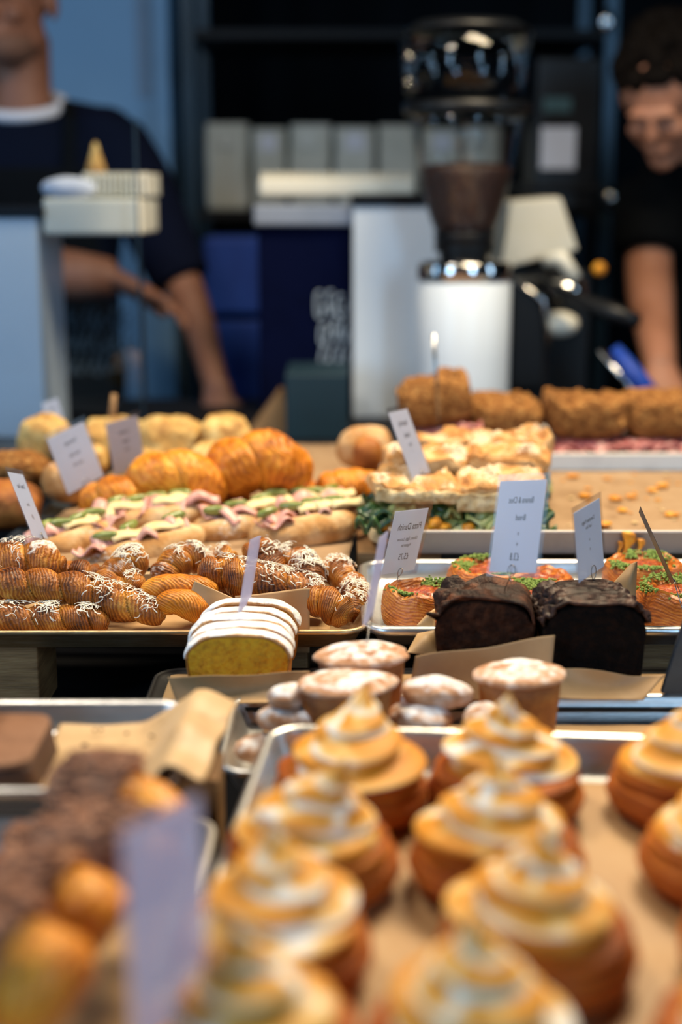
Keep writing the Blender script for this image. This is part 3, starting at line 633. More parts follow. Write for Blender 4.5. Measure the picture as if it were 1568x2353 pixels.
# ------------------------------------------------------------------ focaccia sandwiches
def focaccia(label, cx, cy, z, w_, d, seed, rz=0, h=.022, fill=.022, bread=None, tilt=(0, 0), leaf=10, name='focaccia_sandwich', group='focaccia sandwiches on the grey tray', meat=False, dust=.5, cut=True):
    rnd = random.Random(seed); bread = bread or m_foc
    t = thing(name, label, 'sandwich', (cx, cy, z), rz, group, tilt=tilt)
    def tn(p, dd, u, v): return (.35+.3*nz(p, 50, seed), dust*sst(.4, .8, u)*sst(-.5, .3, nz(p, 35, seed+3)), 0)
    MB().ell((0, 0, .006), (w_/2*.95, d/2*.95, .007), 22, .08, 40, seed, e=.35).build('bottom_slice', m_crumb, t)
    hb = fill+.010
    def f(u, v):
        th = -PI/2+PI*min(max(u, .001), .999); ph = 2*PI*v; e = .32
        g = lambda x: math.copysign(abs(x)**e, x)
        p = Vector((g(math.cos(th))*g(math.cos(ph))*w_/2, g(math.cos(th))*g(math.sin(ph))*d/2, math.sin(th)*h/2 if u < .5 else g(math.sin(th))*h/2))
        k = max(p.z, 0)/h
        dz = (.013*nz(p, 34, seed)+.009*nz(p, 80, seed)+.004*nz(p, 170, seed))*sst(.3, .6, u)
        p += Vector((.004*nz(p, 60, seed+1), .004*nz(p, 60, seed+2), dz+h/2+hb))
        return (p, (.5+.7*nz(p, 60, seed) if u > .55 else .1, dust*sst(.5, .8, u)*sst(-.5, .3, nz(p, 35, seed+3)), 0))
    MB().surf(44, 88, f).build('top_slice', bread, t)
    if cut:
        mb = MB()
        def g2(u, v):
            x = (u-.5)*w_*.95; zz = hb+.002+v*h*.78+.0035*nz((x, 3, 0), 45, seed)*(1 if v > .5 else .6)+.002*nz((x, v, 0), 130, seed)
            return Vector((x, -d/2-.0015-.003*nz((x, zz, 0), 90, seed)-.0015*math.sin(PI*v), zz+.0015*nz((x, 0, 0), 40, seed)))
        mb.surf(40, 12, g2, wrap=False).build('cut_crumb_face', m_crumb, t, solid=.002)
    for i in range(leaf):
        x = rnd.uniform(-.48, .48)*w_; side = rnd.random() < .7; y = -d/2*rnd.uniform(.75, 1.0) if side else rnd.uniform(-.4, .4)*d
        if not side: x = math.copysign(w_/2*.84, x)
        mm = m_salami if meat else rnd.choice([m_leaf, m_leaf, m_lettuce]); sz = rnd.uniform(.012, .024) if side else .011; ph = rnd.uniform(0, 6); z0 = rnd.uniform(.012, fill+.006)
        def lf(u, v):
            a = (u-.5)*sz*2; b_ = (v-.5)*sz*1.3
            return Vector((x+a, y-.002+b_*.7+.002*math.sin(u*9+ph), z0+.004*math.sin(u*8+ph+v*3)+.003*math.sin(v*9)-.3*max(0, -b_)))
        MB().surf(14, 10, lf, wrap=False).build('meat_slice' if meat else 'leaf', mm, t, solid=.0012)
    for i in range(0 if meat or not cut else 12):
        x = rnd.uniform(-.45, .45)*w_
        MB().ell((x, -d/2*rnd.uniform(.98, 1.10), rnd.uniform(.010, fill*.8)), (rnd.uniform(.006, .012), .008, rnd.uniform(.004, .008)), 14, .35, 90, i+seed).build('squash_piece', m_squash, t)
    MB().ell((0, 0, hb*.5+.002), (w_/2*.86, d/2*.86, hb*.45), 14, .1, 60, seed, e=.4).build('filling', m_salami if meat else m_leaf, t)
    return t
FZ = .9345
# front pair, cut faces towards the camera, then the ones behind and stacked
focaccia('floury focaccia sandwich at the front left, leeks and leaves spilling out', xat(938, 1.50, .97), 1.505, FZ, .092, .088, 1, rz=.10, h=.017, fill=.036, leaf=22, tilt=(R(4), R(3)))
focaccia('tilted focaccia sandwich at the front right with a big air hole in its bread', xat(1155, 1.50, .97), 1.505, FZ, .094, .088, 2, rz=-.10, h=.024, fill=.030, leaf=20, tilt=(R(5), R(-3)))
focaccia('focaccia sandwich behind the front left one, heavily floured', xat(975, 1.605, .97), 1.605, FZ, .092, .088, 3, rz=.05, h=.026, fill=.038, leaf=5, cut=False, dust=.6)
focaccia('focaccia sandwich behind the front right one with a bumpy golden top', xat(1165, 1.60, .97), 1.603, FZ, .094, .088, 4, rz=-.05, h=.030, fill=.038, leaf=8, cut=False)
focaccia('focaccia sandwich third back on the left of the stack', xat(1005, 1.70, .97), 1.702, FZ, .088, .088, 5, rz=0, h=.030, fill=.036, leaf=4, cut=False)
focaccia('focaccia sandwich third back on the right with yellow squash at its corner', xat(1168, 1.70, .97), 1.70, FZ, .098, .088, 6, rz=0, h=.030, fill=.038, leaf=6, cut=False)
# spilled leaf in front of left corner, crumbs on the empty tray
o = MB()
def lf(u, v):
    x = (u-.5)*.026; y = (v-.5)*.016
    return Vector((x, y, .008+.005*math.sin(u*11)+.004*math.sin(v*8+2)))
p = at(845, 1254, 1.435)
o.surf(24, 16, lf, wrap=False).build('fallen_leaf', m_leaf, loc=(p.x, 1.425, .955), solid=.0015)
tag(bpy.data.objects['fallen_leaf'], 'dark green leaf fallen over the left front corner of the focaccia tray', 'leaf')
rnd = random.Random(8)
for i in range(46):
    px, py = rnd.uniform(1290, 1566), rnd.uniform(1085, 1212)
    q = atz(px, py, .936); big = rnd.random() < .22
    r = rnd.uniform(.005, .010) if big else rnd.uniform(.0015, .004)
    tag(MB().ell((0, 0, 0), (r, r*.8, r*.35), 10, .35, 120, i).build('food_scrap', m_squash if rnd.random() < .75 else m_crumb, loc=(q.x, q.y, .9350+r*.3)), 'small orange or crumb-coloured scrap on the emptied focaccia tray', 'scrap', 'scraps on the emptied focaccia tray')
def drip(u, v):
    a = 2*PI*v
    return Vector((.0035*math.cos(a)*(1.6-u+.4*math.sin(u*9))+.003*math.sin(u*7), .003*math.sin(a), .018-u*.036+.002*nz((u*3, a, 0), 2)))
for i, (px, k) in enumerate(((1440, 1.0), (1470, .6), (1425, .45))):
    tag(MB().surf(18, 14, drip).build('sauce_drip', m_squash, loc=(xat(px, 1.43, .94), 1.4275, .937)), ('long', 'short right', 'short left')[i] + ' yellow sauce drip hanging over the front rim of the grey tray', 'drip').scale = (k, 1, k)
# cured meat focaccia at the rear right
G3 = 'cured meat focaccia at the back right'
for i, (px, wd, lb, zz, hh) in enumerate([(1150, .106, 'seeded focaccia left of the row with cured meat', 0, .052), (1340, .110, 'seeded focaccia in the middle of the row, dark red meat below it', 0, .054), (1505, .098, 'seeded focaccia at the right end with a lumpy square top', 0, .056)]):
    focaccia(lb, xat(px, 1.99, .97), 1.985, .9335, wd, .115, 30+i, h=hh, fill=.022, bread=m_focb, leaf=18, name='meat_focaccia', group=G3, meat=True, dust=0, cut=False)
focaccia('brown seeded focaccia rising highest behind the edge-on metal skewer', xat(1020, 1.93, 1.0), 1.945, .9340, .100, .09, 40, h=.060, fill=.045, bread=m_focb, leaf=4, name='meat_focaccia', group=G3, meat=True, dust=0, cut=False, tilt=(0, R(-8)))
# ------------------------------------------------------------------ pizza danishes
def danish(label, px, py, Y, wpx, seed, h=.030):
    c = at(px, py, Y); Rr = wpx*Y*1.02/F/2; z0 = TW+.0045; rnd = random.Random(seed)
    t = thing('pizza_danish', label, 'pastry', (c.x, c.y, z0), rnd.uniform(0, 6), 'pizza danishes on the silver tray')
    prof = [(.86, 0), (.93, .05), (.98, .2), (1.0, .4), (.99, .6), (.96, .8), (.90, .95), (.82, 1.0), (.74, .96), (.66, .84), (.58, .78), (.3, .76), (.01, .76)]
    P = []
    for i in range(len(prof)-1):
        for k in range(5): P.append((lerp(prof[i][0], prof[i+1][0], k/5)*Rr, lerp(prof[i][1], prof[i+1][1], k/5)*h))
    P.append((.001, .76*h))
    def fn(p, u, v):
        a = 2*PI*v
        dz = .004*nz((math.cos(a)*2, math.sin(a)*2, seed), 1.2)*p.z/h
        ly = math.sin(p.z*1400+2.2*nz((math.cos(a)*2, math.sin(a)*2, p.z*90), 1.6, seed)*3)
        k = 1+.05*nz((math.cos(a), math.sin(a), p.z*20), 1.5, seed)+.006*ly*(1 if u < .45 else 0)
        q = Vector((p.x*k, p.y*k, p.z+dz))
        return (q, (.40+.18*ly+.35*nz(q, 45, seed), 0, p.z*18+v*.6))
    MB().lathe(P, 96, fn=fn).build('pastry_case', m_danish, t)
    MB().ell((0, 0, h*.78), (Rr*.64, Rr*.64, .0045), 22, .5, 90, seed).build('filling', m_filling, t)
    mb = MB()
    for cidx in range(7):
        a0 = rnd.uniform(0, 2*PI); r0 = rnd.uniform(.55, .86)*Rr; la = rnd.uniform(.3, .7)
        for i in range(90):
            a = a0+rnd.gauss(0, la*.45); r = r0+rnd.gauss(0, Rr*.08); s = rnd.uniform(.0007, .0019)
            rr = r/Rr; z = h*(1.0-abs(rr-.82)*.6)+rnd.uniform(.0, .0035)*math.exp(-((a-a0)/la)**2)
            mb.ell((r*math.cos(a), r*math.sin(a), z), (s, s, s*.8), 4, .4, 500, i)
    mb.build('pesto_crumbs', m_pesto, t, kind='stuff')
    return t
danish('pizza danish at the front left of the silver tray below its price label', 968, 1400, 1.252, 190, 1, h=.034)
danish('large pizza danish behind the left chocolate cake', 1130, 1335, 1.345, 210, 2, h=.030)
danish('pizza danish between the two labels, deep orange layered side', 1228, 1340, 1.33, 190, 3, h=.026)
danish('pizza danish seen low between the two chocolate cakes', 1245, 1405, 1.262, 150, 4, h=.028)
danish('pizza danish at the right edge with a heap of green crumbs', 1575, 1400, 1.255, 240, 5, h=.034)
danish('pizza danish behind at the right under the black slate sign', 1480, 1335, 1.35, 190, 6, h=.034)
# ------------------------------------------------------------------ loaf cakes
def loaf_ring(w_, h, n=44, dome=.22):
    out = []
    for j in range(n):
        a = 2*PI*j/n - PI/2
        x = math.copysign(abs(math.cos(a))**.30, math.cos(a))*w_/2
        s = math.sin(a); z = math.copysign(abs(s)**.30, s)
        tx = x/(w_/2)
        zz = (z+1)/2*h
        if z > 0: zz = h*.5+h*.5*(abs(s)**.38)*(1-dome*tx*tx*abs(tx))
        x *= lerp(.90, 1.0, min(zz/h*1.4, 1))
        out.append((x, zz))
    return out
def loaf(mb, w_, h, y0, y1, seed, amp=.0015, dome=.22, nseg=18, topamp=0, top_s=30, n=72):
    rg = loaf_ring(w_, h, n, dome); N_ = nseg+6
    def f(u, v):
        i = u*(N_-1); j = int(round(v*n)) % n
        x, z = rg[j]
        if i < 2.5: k, yy = (.02, .55, .97)[int(round(i))], y0+(0, 0, .0004)[int(round(i))]
        elif i > N_-3.5: q = int(round(N_-1-i)); k, yy = (.02, .55, .97)[q], y1-(0, 0, .0004)[q]
        else: k = 1; yy = lerp(y0+.0015, y1-.0015, (i-3)/(N_-7))
        cz = h*.5
        p = Vector((x*k, yy, cz+(z-cz)*k))
        p += Vector((1, .6, 1))*amp*nz(p, 90, seed)
        tk = sst(h*.6, h, p.z)
        if topamp: p.z += topamp*fr(p, top_s, seed, 3)*tk
        return (p, (tk, 0, 0))
    mb.surf(N_, n, f)
    return mb
sl = [('frontmost slice of the white-iced loaf, yellow crumb facing forward', 0), ('second slice from the front of the white-iced loaf', 1), ('third slice from the front of the white-iced loaf', 2), ('fourth slice from the front of the white-iced loaf', 3), ('rearmost slice of the white-iced loaf', 4)]
CX = xat(547, 1.10, .93); CZ = .8935
for lb, i in sl:
    y = 1.098+i*.0205
    sh = (0, .001, -.0008, .0016, .004)[i]
    t = thing('cake_slice', lb, 'cake slice', (CX+sh, y, CZ), R((0, .5, -.5, 1, -2)[i]), 'slices of the white-iced loaf cake')
    h = .0535+(.0, .0006, .0012, .0008, .003)[i]
    loaf(MB(), .0825, h-.0010, 0, .0192, 10+i, amp=.0012, nseg=6, dome=.42).build('crumb', m_yel, t)
    rg = loaf_ring(.0840, h, 88, .42)
    def shell(lo, hi, off, y0_, y1_, edge):
        arc = sorted([q for q in rg if q[1] > h*lo], key=lambda q: q[0])
        bt = [q for q in rg if q[1] <= h*lo and q[1] > h*hi]
        lft = sorted([q for q in bt if q[0] < 0], key=lambda q: q[1]); rgt = sorted([q for q in bt if q[0] > 0], key=lambda q: -q[1])
        arc = lft+arc+rgt; nA = len(arc)
        def f(u, v):
            x, z = arc[round(u*(nA-1))]; yy = lerp(y0_, y1_, v)
            p = Vector((x, yy, z)); d = (p-Vector((0, yy, h*.4))).normalized(); e = abs(2*v-1)
            return (p + d*(off+.0011*nz(p, 110, i+3) - edge*e**4), (max(.01, 1-sst(.62, .90, e+.25*nz(p, 90, i))), 0, 0))
        return MB().surf(nA, 14, f, wrap=False)
    shell(.6, .10, .0002, .0006, .0190, .0006).build('crust', m_yelc, t, solid=.0012)
    shell(.75, .62, .0018, .0002, .0168, .0024).build('icing', m_icing, t, solid=.0022)
# chocolate loaves
c1 = at(1113, 1480, 1.112)
t = thing('chocolate_loaf', 'dark chocolate banana loaf with cracked top, left of the two dark cakes', 'cake', (c1.x, 1.112, CZ+.007), R(-6))
loaf(MB(), .080, .070, 0, .062, 3, amp=.0028, dome=.42, nseg=26, n=110).build('crumb', m_choc2, t)
mb = MB(); rg = loaf_ring(.081, .070, 120, .42); arc = sorted([q for q in rg if q[1] > .070*.74], key=lambda q: q[0]); nA = len(arc)
def f(u, v):
    x, z = arc[round(u*(nA-1))]; yy = lerp(.0008, .063, v); p = Vector((x, yy, z)); d = (p-Vector((0, yy, .02))).normalized()
    rough = 1-sst(.45, .6, u)
    return p + d*(.001+.0110*rough*max(-.3, fr(p, 60, 2, 4))+.005*math.sin(PI*u)*sst(.4, .7, u)) 
mb.surf(nA, 50, f, wrap=False).build('cracked_top', m_choctop, t, solid=.002)
c2 = at(1365, 1545, 1.108)
t = thing('chocolate_loaf', 'almost black chocolate loaf with scaly fudge icing, right of the two dark cakes', 'cake', (c2.x, 1.104, CZ), R(4))
loaf(MB(), .084, .077, 0, .066, 5, amp=.002, dome=.3, nseg=26, n=110).build('crumb', m_choc, t)
mb = MB(); rg = loaf_ring(.085, .077, 120, .3); arc = sorted([q for q in rg if q[1] > .077*.76], key=lambda q: q[0]); nA = len(arc)
def f(u, v):
    x, z = arc[round(u*(nA-1))]; yy = lerp(-.0006, .067, v); p = Vector((x, yy, z)); d = (p-Vector((0, yy, .02))).normalized()
    rowp = v*7+.25*math.sin(u*20); sc_ = (rowp % 1); cl = abs(math.sin(u*13+int(rowp)*1.7))**.5
    return p + d*(.0015+.0055*(1-sc_)*cl+.0022*nz(p, 90, 4))
mb.surf(nA, 84, f, wrap=False).build('fudge_icing', m_chocic, t, solid=.002)
# papers round the cakes (upright flaps)
def paper(label, quad, seed, bow=.006, m=None, n=30, amp=.003):
    Q = [at(*q) for q in quad]; c = sum(Q, Vector())/4
    nn = (Q[1]-Q[0]).cross(Q[3]-Q[0]).normalized()
    def f(u, v):
        p = Q[0].lerp(Q[1], u).lerp(Q[3].lerp(Q[2], u), v)
        p = p + nn*(bow*math.sin(PI*u)*math.sin(PI*v)+amp*nz(p, 28, seed)) + Vector((0, 0, amp*1.2*nz(p, 22, seed+1)*v))
        return p-c
    o = MB().surf(n, n, f, wrap=False).build('parchment_sheet', m or m_paper, loc=c, solid=.0005)
    return tag(o, label, 'baking paper')
paper('brown paper corner standing up behind the left of the white loaf', [(418, 1420, 1.224), (560, 1440, 1.222), (600, 1400, 1.22), (447, 1335, 1.226)], 1, amp=.0008)
paper('brown paper standing up behind the right of the white loaf', [(545, 1500, 1.216), (712, 1500, 1.216), (712, 1352, 1.222), (540, 1368, 1.222)], 2, amp=.001)
paper('brown paper flap folded up in front of the white loaf', [(408, 1618, 1.072), (705, 1614, 1.072), (712, 1545, 1.086), (385, 1558, 1.080)], 3, bow=-.008, amp=.003)
paper('brown paper flap standing in front of the left chocolate loaf', [(935, 1612, 1.080), (1262, 1606, 1.080), (1276, 1462, 1.092), (955, 1510, 1.096)], 4, bow=-.006, amp=.002)
paper('crumpled brown paper in front of the right chocolate loaf', [(1275, 1606, 1.074), (1480, 1608, 1.074), (1530, 1545, 1.090), (1270, 1540, 1.090)], 5, bow=-.006, amp=.006)
paper('brown paper between the two chocolate loaves', [(1225, 1560, 1.12), (1300, 1560, 1.12), (1262, 1430, 1.13), (1236, 1440, 1.13)], 6, amp=.001)
paper('brown paper corner sticking up behind the right chocolate loaf', [(1400, 1350, 1.235), (1460, 1400, 1.232), (1465, 1290, 1.24), (1450, 1296, 1.24)], 7, amp=.0004)
paper('brown paper corner beside the left danish', [(958, 1437, 1.203), (1000, 1442, 1.203), (1000, 1398, 1.215), (985, 1408, 1.215)], 8, amp=.0006)
paper('rumpled brown paper left of the front chocolate flap', [(935, 1500, 1.15), (1010, 1510, 1.15), (1000, 1448, 1.17), (960, 1455, 1.17)], 9, amp=.003)
sheet('brown paper lining the loaf cake tray', -.145, .285, 1.083, 1.168, .8905, seed=12, amp=.001)
# ------------------------------------------------------------------ chocolate-dusted pastries, front left
def choc(label, pix, R0, seed, cs0, cs1):
    P = [at(a, b, Y) for a, b, Y in pix]; c = sum(P, Vector())/len(P); base = Vector((c.x, c.y, min(q.z for q in P)-R0))
    t = thing('chocolate_pastry', label, 'pastry', base, 0, 'chocolate-dusted pastries at the front left')
    mb = MB(); fr_ = roll(mb, [p-base for p in P], R0, 1.2, seed, n=60, seg=40, taper=(.6, .7), ridge=.10, tone0=.15, wob=.05)
    mb.build('pastry_roll', m_golden, t)
    mb = MB(); n = len(fr_); i0, i1 = int(cs0*(n-1)), int(cs1*(n-1))
    def f(u, v):
        p, uu, w_, Rr = fr_[int(round(lerp(i0, i1, u)))]; a = PI*(-.12+1.24*v)
        e = math.sin(PI*min(max(u, .03), .97))**.35
        k = Rr*(1.0+.16*e)+.006*fr((p.x, p.y, v), 60, seed)*e
        return p + w_*math.cos(a)*k + uu*math.sin(a)*k
    mb.surf(34, 26, f, wrap=False).build('chocolate_topping', m_flake, t, solid=.004)
    rnd = random.Random(seed); mb = MB()
    for i in range(260):
        s = rnd.uniform(cs0+.03, cs1-.03); p, uu, w_, Rr = fr_[int(s*(n-1))]; a = rnd.gauss(PI/2, .7)
        q = p+(w_*math.cos(a)+uu*math.sin(a))*(Rr*1.18+rnd.uniform(0, .003)); r = rnd.uniform(.0012, .0035)
        mb.ell(q, (r*1.6, r, r*.6), 4, .4, 200, i)
    mb.build('chocolate_crumbs', m_flake, t, kind='stuff')
choc('chocolate-dusted pastry farthest back on the front left tray, orange end to the right', [(165, 1862, .745), (230, 1850, .74), (310, 1872, .735), (400, 1920, .725)], .0235, 1, 0, .58)
choc('chocolate-dusted pastry second from the back, mostly brown', [(120, 1990, .70), (200, 1975, .69), (300, 1985, .69), (370, 2030, .68)], .0235, 2, 0, .72)
choc('chocolate-dusted pastry third from the back with a glossy orange side', [(20, 2120, .64), (90, 2095, .635), (170, 2100, .63), (250, 2150, .625)], .0245, 3, 0, .62)
choc('chocolate-dusted pastry nearest in the bottom left corner', [(-120, 2220, .57), (-30, 2210, .565), (60, 2240, .56), (150, 2310, .55)], .0260, 4, 0, .58)
choc('chocolate-dusted pastry under the second one, in the left back', [(30, 2010, .74), (80, 2005, .74), (140, 2020, .735)], .0200, 5, 0, .8)
# ------------------------------------------------------------------ price tags
def text_mesh(s, size, wide=1.0):
    cu = bpy.data.curves.new('t', 'FONT'); cu.body = s; cu.size = size; cu.align_x = 'CENTER'; cu.align_y = 'CENTER'
    o = bpy.data.objects.new('t', cu); C.objects.link(o)
    dg = bpy.context.evaluated_depsgraph_get(); me = bpy.data.meshes.new_from_object(o.evaluated_get(dg))
    V = [v.co.copy() for v in me.vertices]; P = [tuple(p.vertices) for p in me.polygons]
    for v in V: v.x *= wide
    bpy.data.objects.remove(o); bpy.data.curves.remove(cu); bpy.data.meshes.remove(me)
    return V, P
def price_tag(label, BLp, BRp, TLp, Y, lines, aspect=1.35, foot=None, sign=1, mirror=True, ringpx=None, marg=.07, card=True, cardm=None, name='price_label', rr=.0042, sleeve=None, group=None, stem=True):
    pb = at(*BLp, Y); dep = (pb-CAM).dot(FW); k = dep/F
    ux, uy = BRp[0]-BLp[0], -(BRp[1]-BLp[1]); vx, vy = TLp[0]-BLp[0], -(TLp[1]-BLp[1])
    best = None
    for i in range(1, 600):
        du = i*1.0; dv = -(ux*vx+uy*vy)/du
        r = math.sqrt(vx*vx+vy*vy+dv*dv)/math.sqrt(ux*ux+uy*uy+du*du)
        if best is None or abs(r-aspect) < best[0]: best = (abs(r-aspect), du, dv)
    du, dv = best[1]*sign, best[2]*sign
    U = (RT*ux+UP*uy+FW*du)*k; V_ = (RT*vx+UP*vy+FW*dv)*k
    w_, h = U.length, V_.length; ex = U.normalized(); ey = (V_-ex*V_.dot(ex)).normalized(); ez = ex.cross(ey)
    if ez.dot(FW) > 0: ez = -ez
    ctr = pb+U*.5
    if foot is None: foot = ctr - Vector((0, 0, .02))
    t = thing(name, label, 'price label', foot, 0, group)
    def L(x, y, z): return ctr + ex*x + ey*y + ez*z - foot
    mb = MB(); mg = marg*w_
    def quad(mb, x0, x1, y0, y1, z, th):
        b = len(mb.V)
        for zz in (z-th/2, z+th/2):
            for (x, y) in ((x0, y0), (x1, y0), (x1, y1), (x0, y1)): mb.V.append(L(x, y, zz)); mb.A.append((0, 0, 0))
        for q in ((3, 2, 1, 0), (4, 5, 6, 7), (0, 1, 5, 4), (1, 2, 6, 5), (2, 3, 7, 6), (3, 0, 4, 7)): mb.F.append(tuple(b+i for i in q))
        return mb
    cd_ = t
    if card: cd_ = quad(MB(), -w_/2+mg*.7, w_/2-mg, mg*.9, h-mg*1.4, 0, .0003).build('card', cardm or m_card, t, smooth=False)
    if sleeve is not False:
        mb = quad(MB(), -w_/2, w_/2, 0, h, .0006, .0002); quad(mb, -w_/2, w_/2, 0, h, -.0006, .0002)
        mb.build('clear_sleeve', sleeve or m_sleeve, t, smooth=False)
    if lines:
        mb = MB()
        for (s, yy, size, wide, xo) in lines:
            V2, P2 = text_mesh(s, size*h, wide); b = len(mb.V)
            for v in V2:
                mb.V.append(L((-v.x if mirror else v.x)+xo*w_, v.y+yy*h, .00032)); mb.A.append((0, 0, 0))
            for p_ in P2: mb.F.append(tuple(b+i for i in p_))
        mb.build('lettering', m_ink, cd_, smooth=False)
    # wire clip: ring in front of the card bottom and a stem going down
    if stem:
        mb = MB(); rc = L(0, .004, .0014)
        pts = []
        for i in range(26):
            a = -PI*.55 + 2*PI*1.0*i/25
            pts.append(L(rr*.8*math.cos(a), .004+rr*math.sin(a)+.001, .0012+.0014*i/25))
        end = Vector((0, 0, 0)); s0 = pts[0]
        pts = [s0.lerp(end, .97), s0.lerp(end, .5), s0.lerp(end, .15)] + pts + [L(rr*.5, -.006, .0026)]
        mb.tube(pts, .00042, 8).build('wire_clip', m_wire, t)
    return t
price_tag('clear-sleeved price label reading Pizza Danish, sharpest of all', (868, 1332), (963, 1322), (905, 1160), 1.268,
    [('Pizza Danish', .68, .125, .72, .02), ('Gluten, Eggs, Lactose', .515, .062, .72, .03), ('Vegetarian', .43, .062, .72, .03), ('£5.75', .27, .12, .72, .03)], aspect=1.33, foot=at(908, 1372, 1.252), rr=.0042, marg=.09)
price_tag('tall lavender price label stuck in the left chocolate loaf', (1118, 1324), (1222, 1322), (1150, 1090), 1.145,
    [('Banana & Choc', .74, .085, .62, 0), ('Bread', .57, .085, .66, .03), ('e', .42, .06, .8, .02), ('e', .32, .06, .8, .02), ('£3.8', .19, .10, .7, 0)], aspect=1.45, foot=at(1160, 1355, 1.14), rr=.0045, sign=-1)
price_tag('slanted price label stuck in the right chocolate loaf', (1328, 1350), (1413, 1310), (1306, 1168), 1.145,
    [('Chocolate Fudge', .74, .07, .66, 0), ('Loaf Cake', .66, .055, .66, 0), ('e', .50, .06, .8, 0), ('e', .38, .06, .8, 0)], aspect=1.35, foot=at(1372, 1370, 1.14), rr=.006)
price_tag('narrow leaning price label stuck in the front left focaccia', (948, 1108), (1002, 1088), (886, 938), 1.49,
    [('Roasted Veg', .76, .10, .55, 0), ('Focaccia', .60, .10, .55, 0), ('Vegan', .47, .07, .55, 0), ('e', .38, .05, .8, 0)], aspect=1.4, foot=at(985, 1110, 1.50), rr=.004)
price_tag('large white price label on the left, leaning to the left', (155, 1147), (233, 1095), (108, 1003), 1.60,
    [('Sourdough', .74, .075, .7, 0), ('Ham Roll', .55, .075, .7, 0), ('Gluten, Milk', .40, .055, .7, 0)], aspect=1.25, foot=at(196, 1170, 1.585), rr=.006)
price_tag('greyish price label with a large ring clip above the croissants', (260, 1100), (330, 1072), (243, 968), 1.68,
    [('Croissant', .72, .08, .7, 0), ('Butter', .56, .08, .7, 0), ('Gluten', .42, .06, .7, 0)], aspect=1.3, foot=at(292, 1112, 1.67), rr=.0062, cardm=m_gcard)
price_tag('small bluish price label far left in front of the reflected white machine', (112, 992), (147, 975), (96, 925), 1.90,
    [('Roll', .66, .16, .7, 0), ('£3', .36, .16, .7, 0)], aspect=1.4, foot=at(128, 1012, 1.88), rr=.004)
price_tag('thin blue price label seen nearly edge-on at the far left', (78, 1243), (90, 1247), (8, 1072), 1.29,
    [('Cheese Twist', .75, .09, .62, 0), ('Gluten', .5, .06, .7, 0), ('£4', .33, .10, .7, 0)], aspect=1.45, foot=at(92, 1266, 1.288), rr=.003)
price_tag('cloudy edge-on label standing in the top of the white loaf', (547, 1420), (563, 1412), (577, 1240), 1.150, None, aspect=1.5, foot=at(555, 1425, 1.152), card=False, sleeve=m_frost, rr=.002)
price_tag('long cloudy edge-on label in front of the pizza danish label', (835, 1440), (858, 1425), (872, 1236), 1.06, None, aspect=1.7, foot=at(842, 1500, 1.047), card=False, sleeve=m_frost, rr=.002)
price_tag('black slate sign at the right edge seen from its side', (1555, 1345), (1580, 1360), (1474, 1150), 1.19, None, aspect=1.5, foot=at(1575, 1420, 1.20), cardm=m_dtray, sleeve=False, rr=.002)
price_tag('huge blurred cloudy label close to the camera at the lower left', (310, 2420), (450, 2400), (285, 1905), .50, None, aspect=1.45, foot=at(390, 2440, .52), card=False, sleeve=m_frost, rr=.004)
# metal skewer, wooden stick, slate at right
p = at(1009, 975, 1.88); q = at(997, 768, 1.88)
tag(MB().tube([Vector(), (q-p)*.5, q-p], [.0012, .0022, .0024], 8, flat=.4).build('metal_skewer', m_wire, loc=p), 'metal skewer sticking up from the highest seeded focaccia', 'skewer')
p = at(255, 990, 1.96); q = at(262, 905, 1.96)
tag(MB().tube([Vector(), (q-p)*.5, q-p], [.0042, .0046, .0036], 10, flat=.3).build('wooden_stick', m_cardb, loc=p), 'flat wooden stick upright behind the greyish label', 'stick')
t = thing('slate_board', 'dark slate board leaning at the right edge beside the chocolate loaf', 'sign', at(1590, 1600, 1.09), 0)
MB().box((0, 0, .035), (.05, .006, .075), M=Matrix.Rotation(R(14), 4, 'Y')).build('slate', m_dtray, t, smooth=False, bevel=.001)
# ------------------------------------------------------------------ coffee grinder
GY = 2.42; gx = xat(1064, GY, 1.1); kk = 2.45/F
def zat(py, Y): return at(784, py, Y).z
t = thing('coffee_grinder', 'white coffee grinder with clear hopper half full of beans', 'grinder', (gx, GY, WT), 0)
zb = zat(645, GY)-WT; r0 = 107*kk
MB().lathe([(r0*.99, 0), (r0, .01), (r0, zb*.5), (r0, zb-.004), (r0*.97, zb), (.001, zb)], 64).build('body', m_wpan, t)
zc = zat(600, GY)-WT; z2 = zat(580, GY)-WT
MB().lathe([(r0*.985, zb+.0005), (r0*1.01, zb+.003), (r0*1.01, zc-.004), (r0*.97, zc), (r0*.55, zc+.002), (r0*.52, z2), (.001, z2)], 64).build('chrome_collar', m_chrome, t)
zh = zat(535, GY)-WT; zt = zat(262, GY)-WT; zr = zat(238, GY)-WT; ztt = zat(75, GY)-WT
MB().lathe([(66*kk, z2+.001), (66*kk, zh-.006), (70*kk, zh), (60*kk, zh+.001), (.001, zh+.001)], 48).build('hopper_base', m_bplas, t)
zbean = zat(385, GY)-WT
def hr(z): return lerp(64*kk, 128*kk, ((z-zh)/(zt-zh))**.72)
MB().lathe([(hr(z)-.002, z) for z in [lerp(zh+.002, zbean, i/8) for i in range(9)]] + [(hr(zbean)*.7, zbean+.006), (.001, zbean+.010)], 48,
           fn=lambda p, u, v: p+Vector((0, 0, .003*nz(p, 90, 1) if u > .8 else 0))).build('coffee_beans', m_bean, t, kind='stuff')
MB().lathe([(hr(z), z) for z in [lerp(zh+.001, zt, i/12) for i in range(13)]], 64).build('lower_hopper', m_hglass, t)
bpy.data.objects['lower_hopper'].data.polygons  # open cone
zz = zt
MB().lathe([(137*kk, zt), (140*kk, zt+.004), (140*kk, zr), (125*kk, zr+.002), (100*kk, zr), (100*kk, zt)], 64).build('hopper_rim', m_bplas, t)
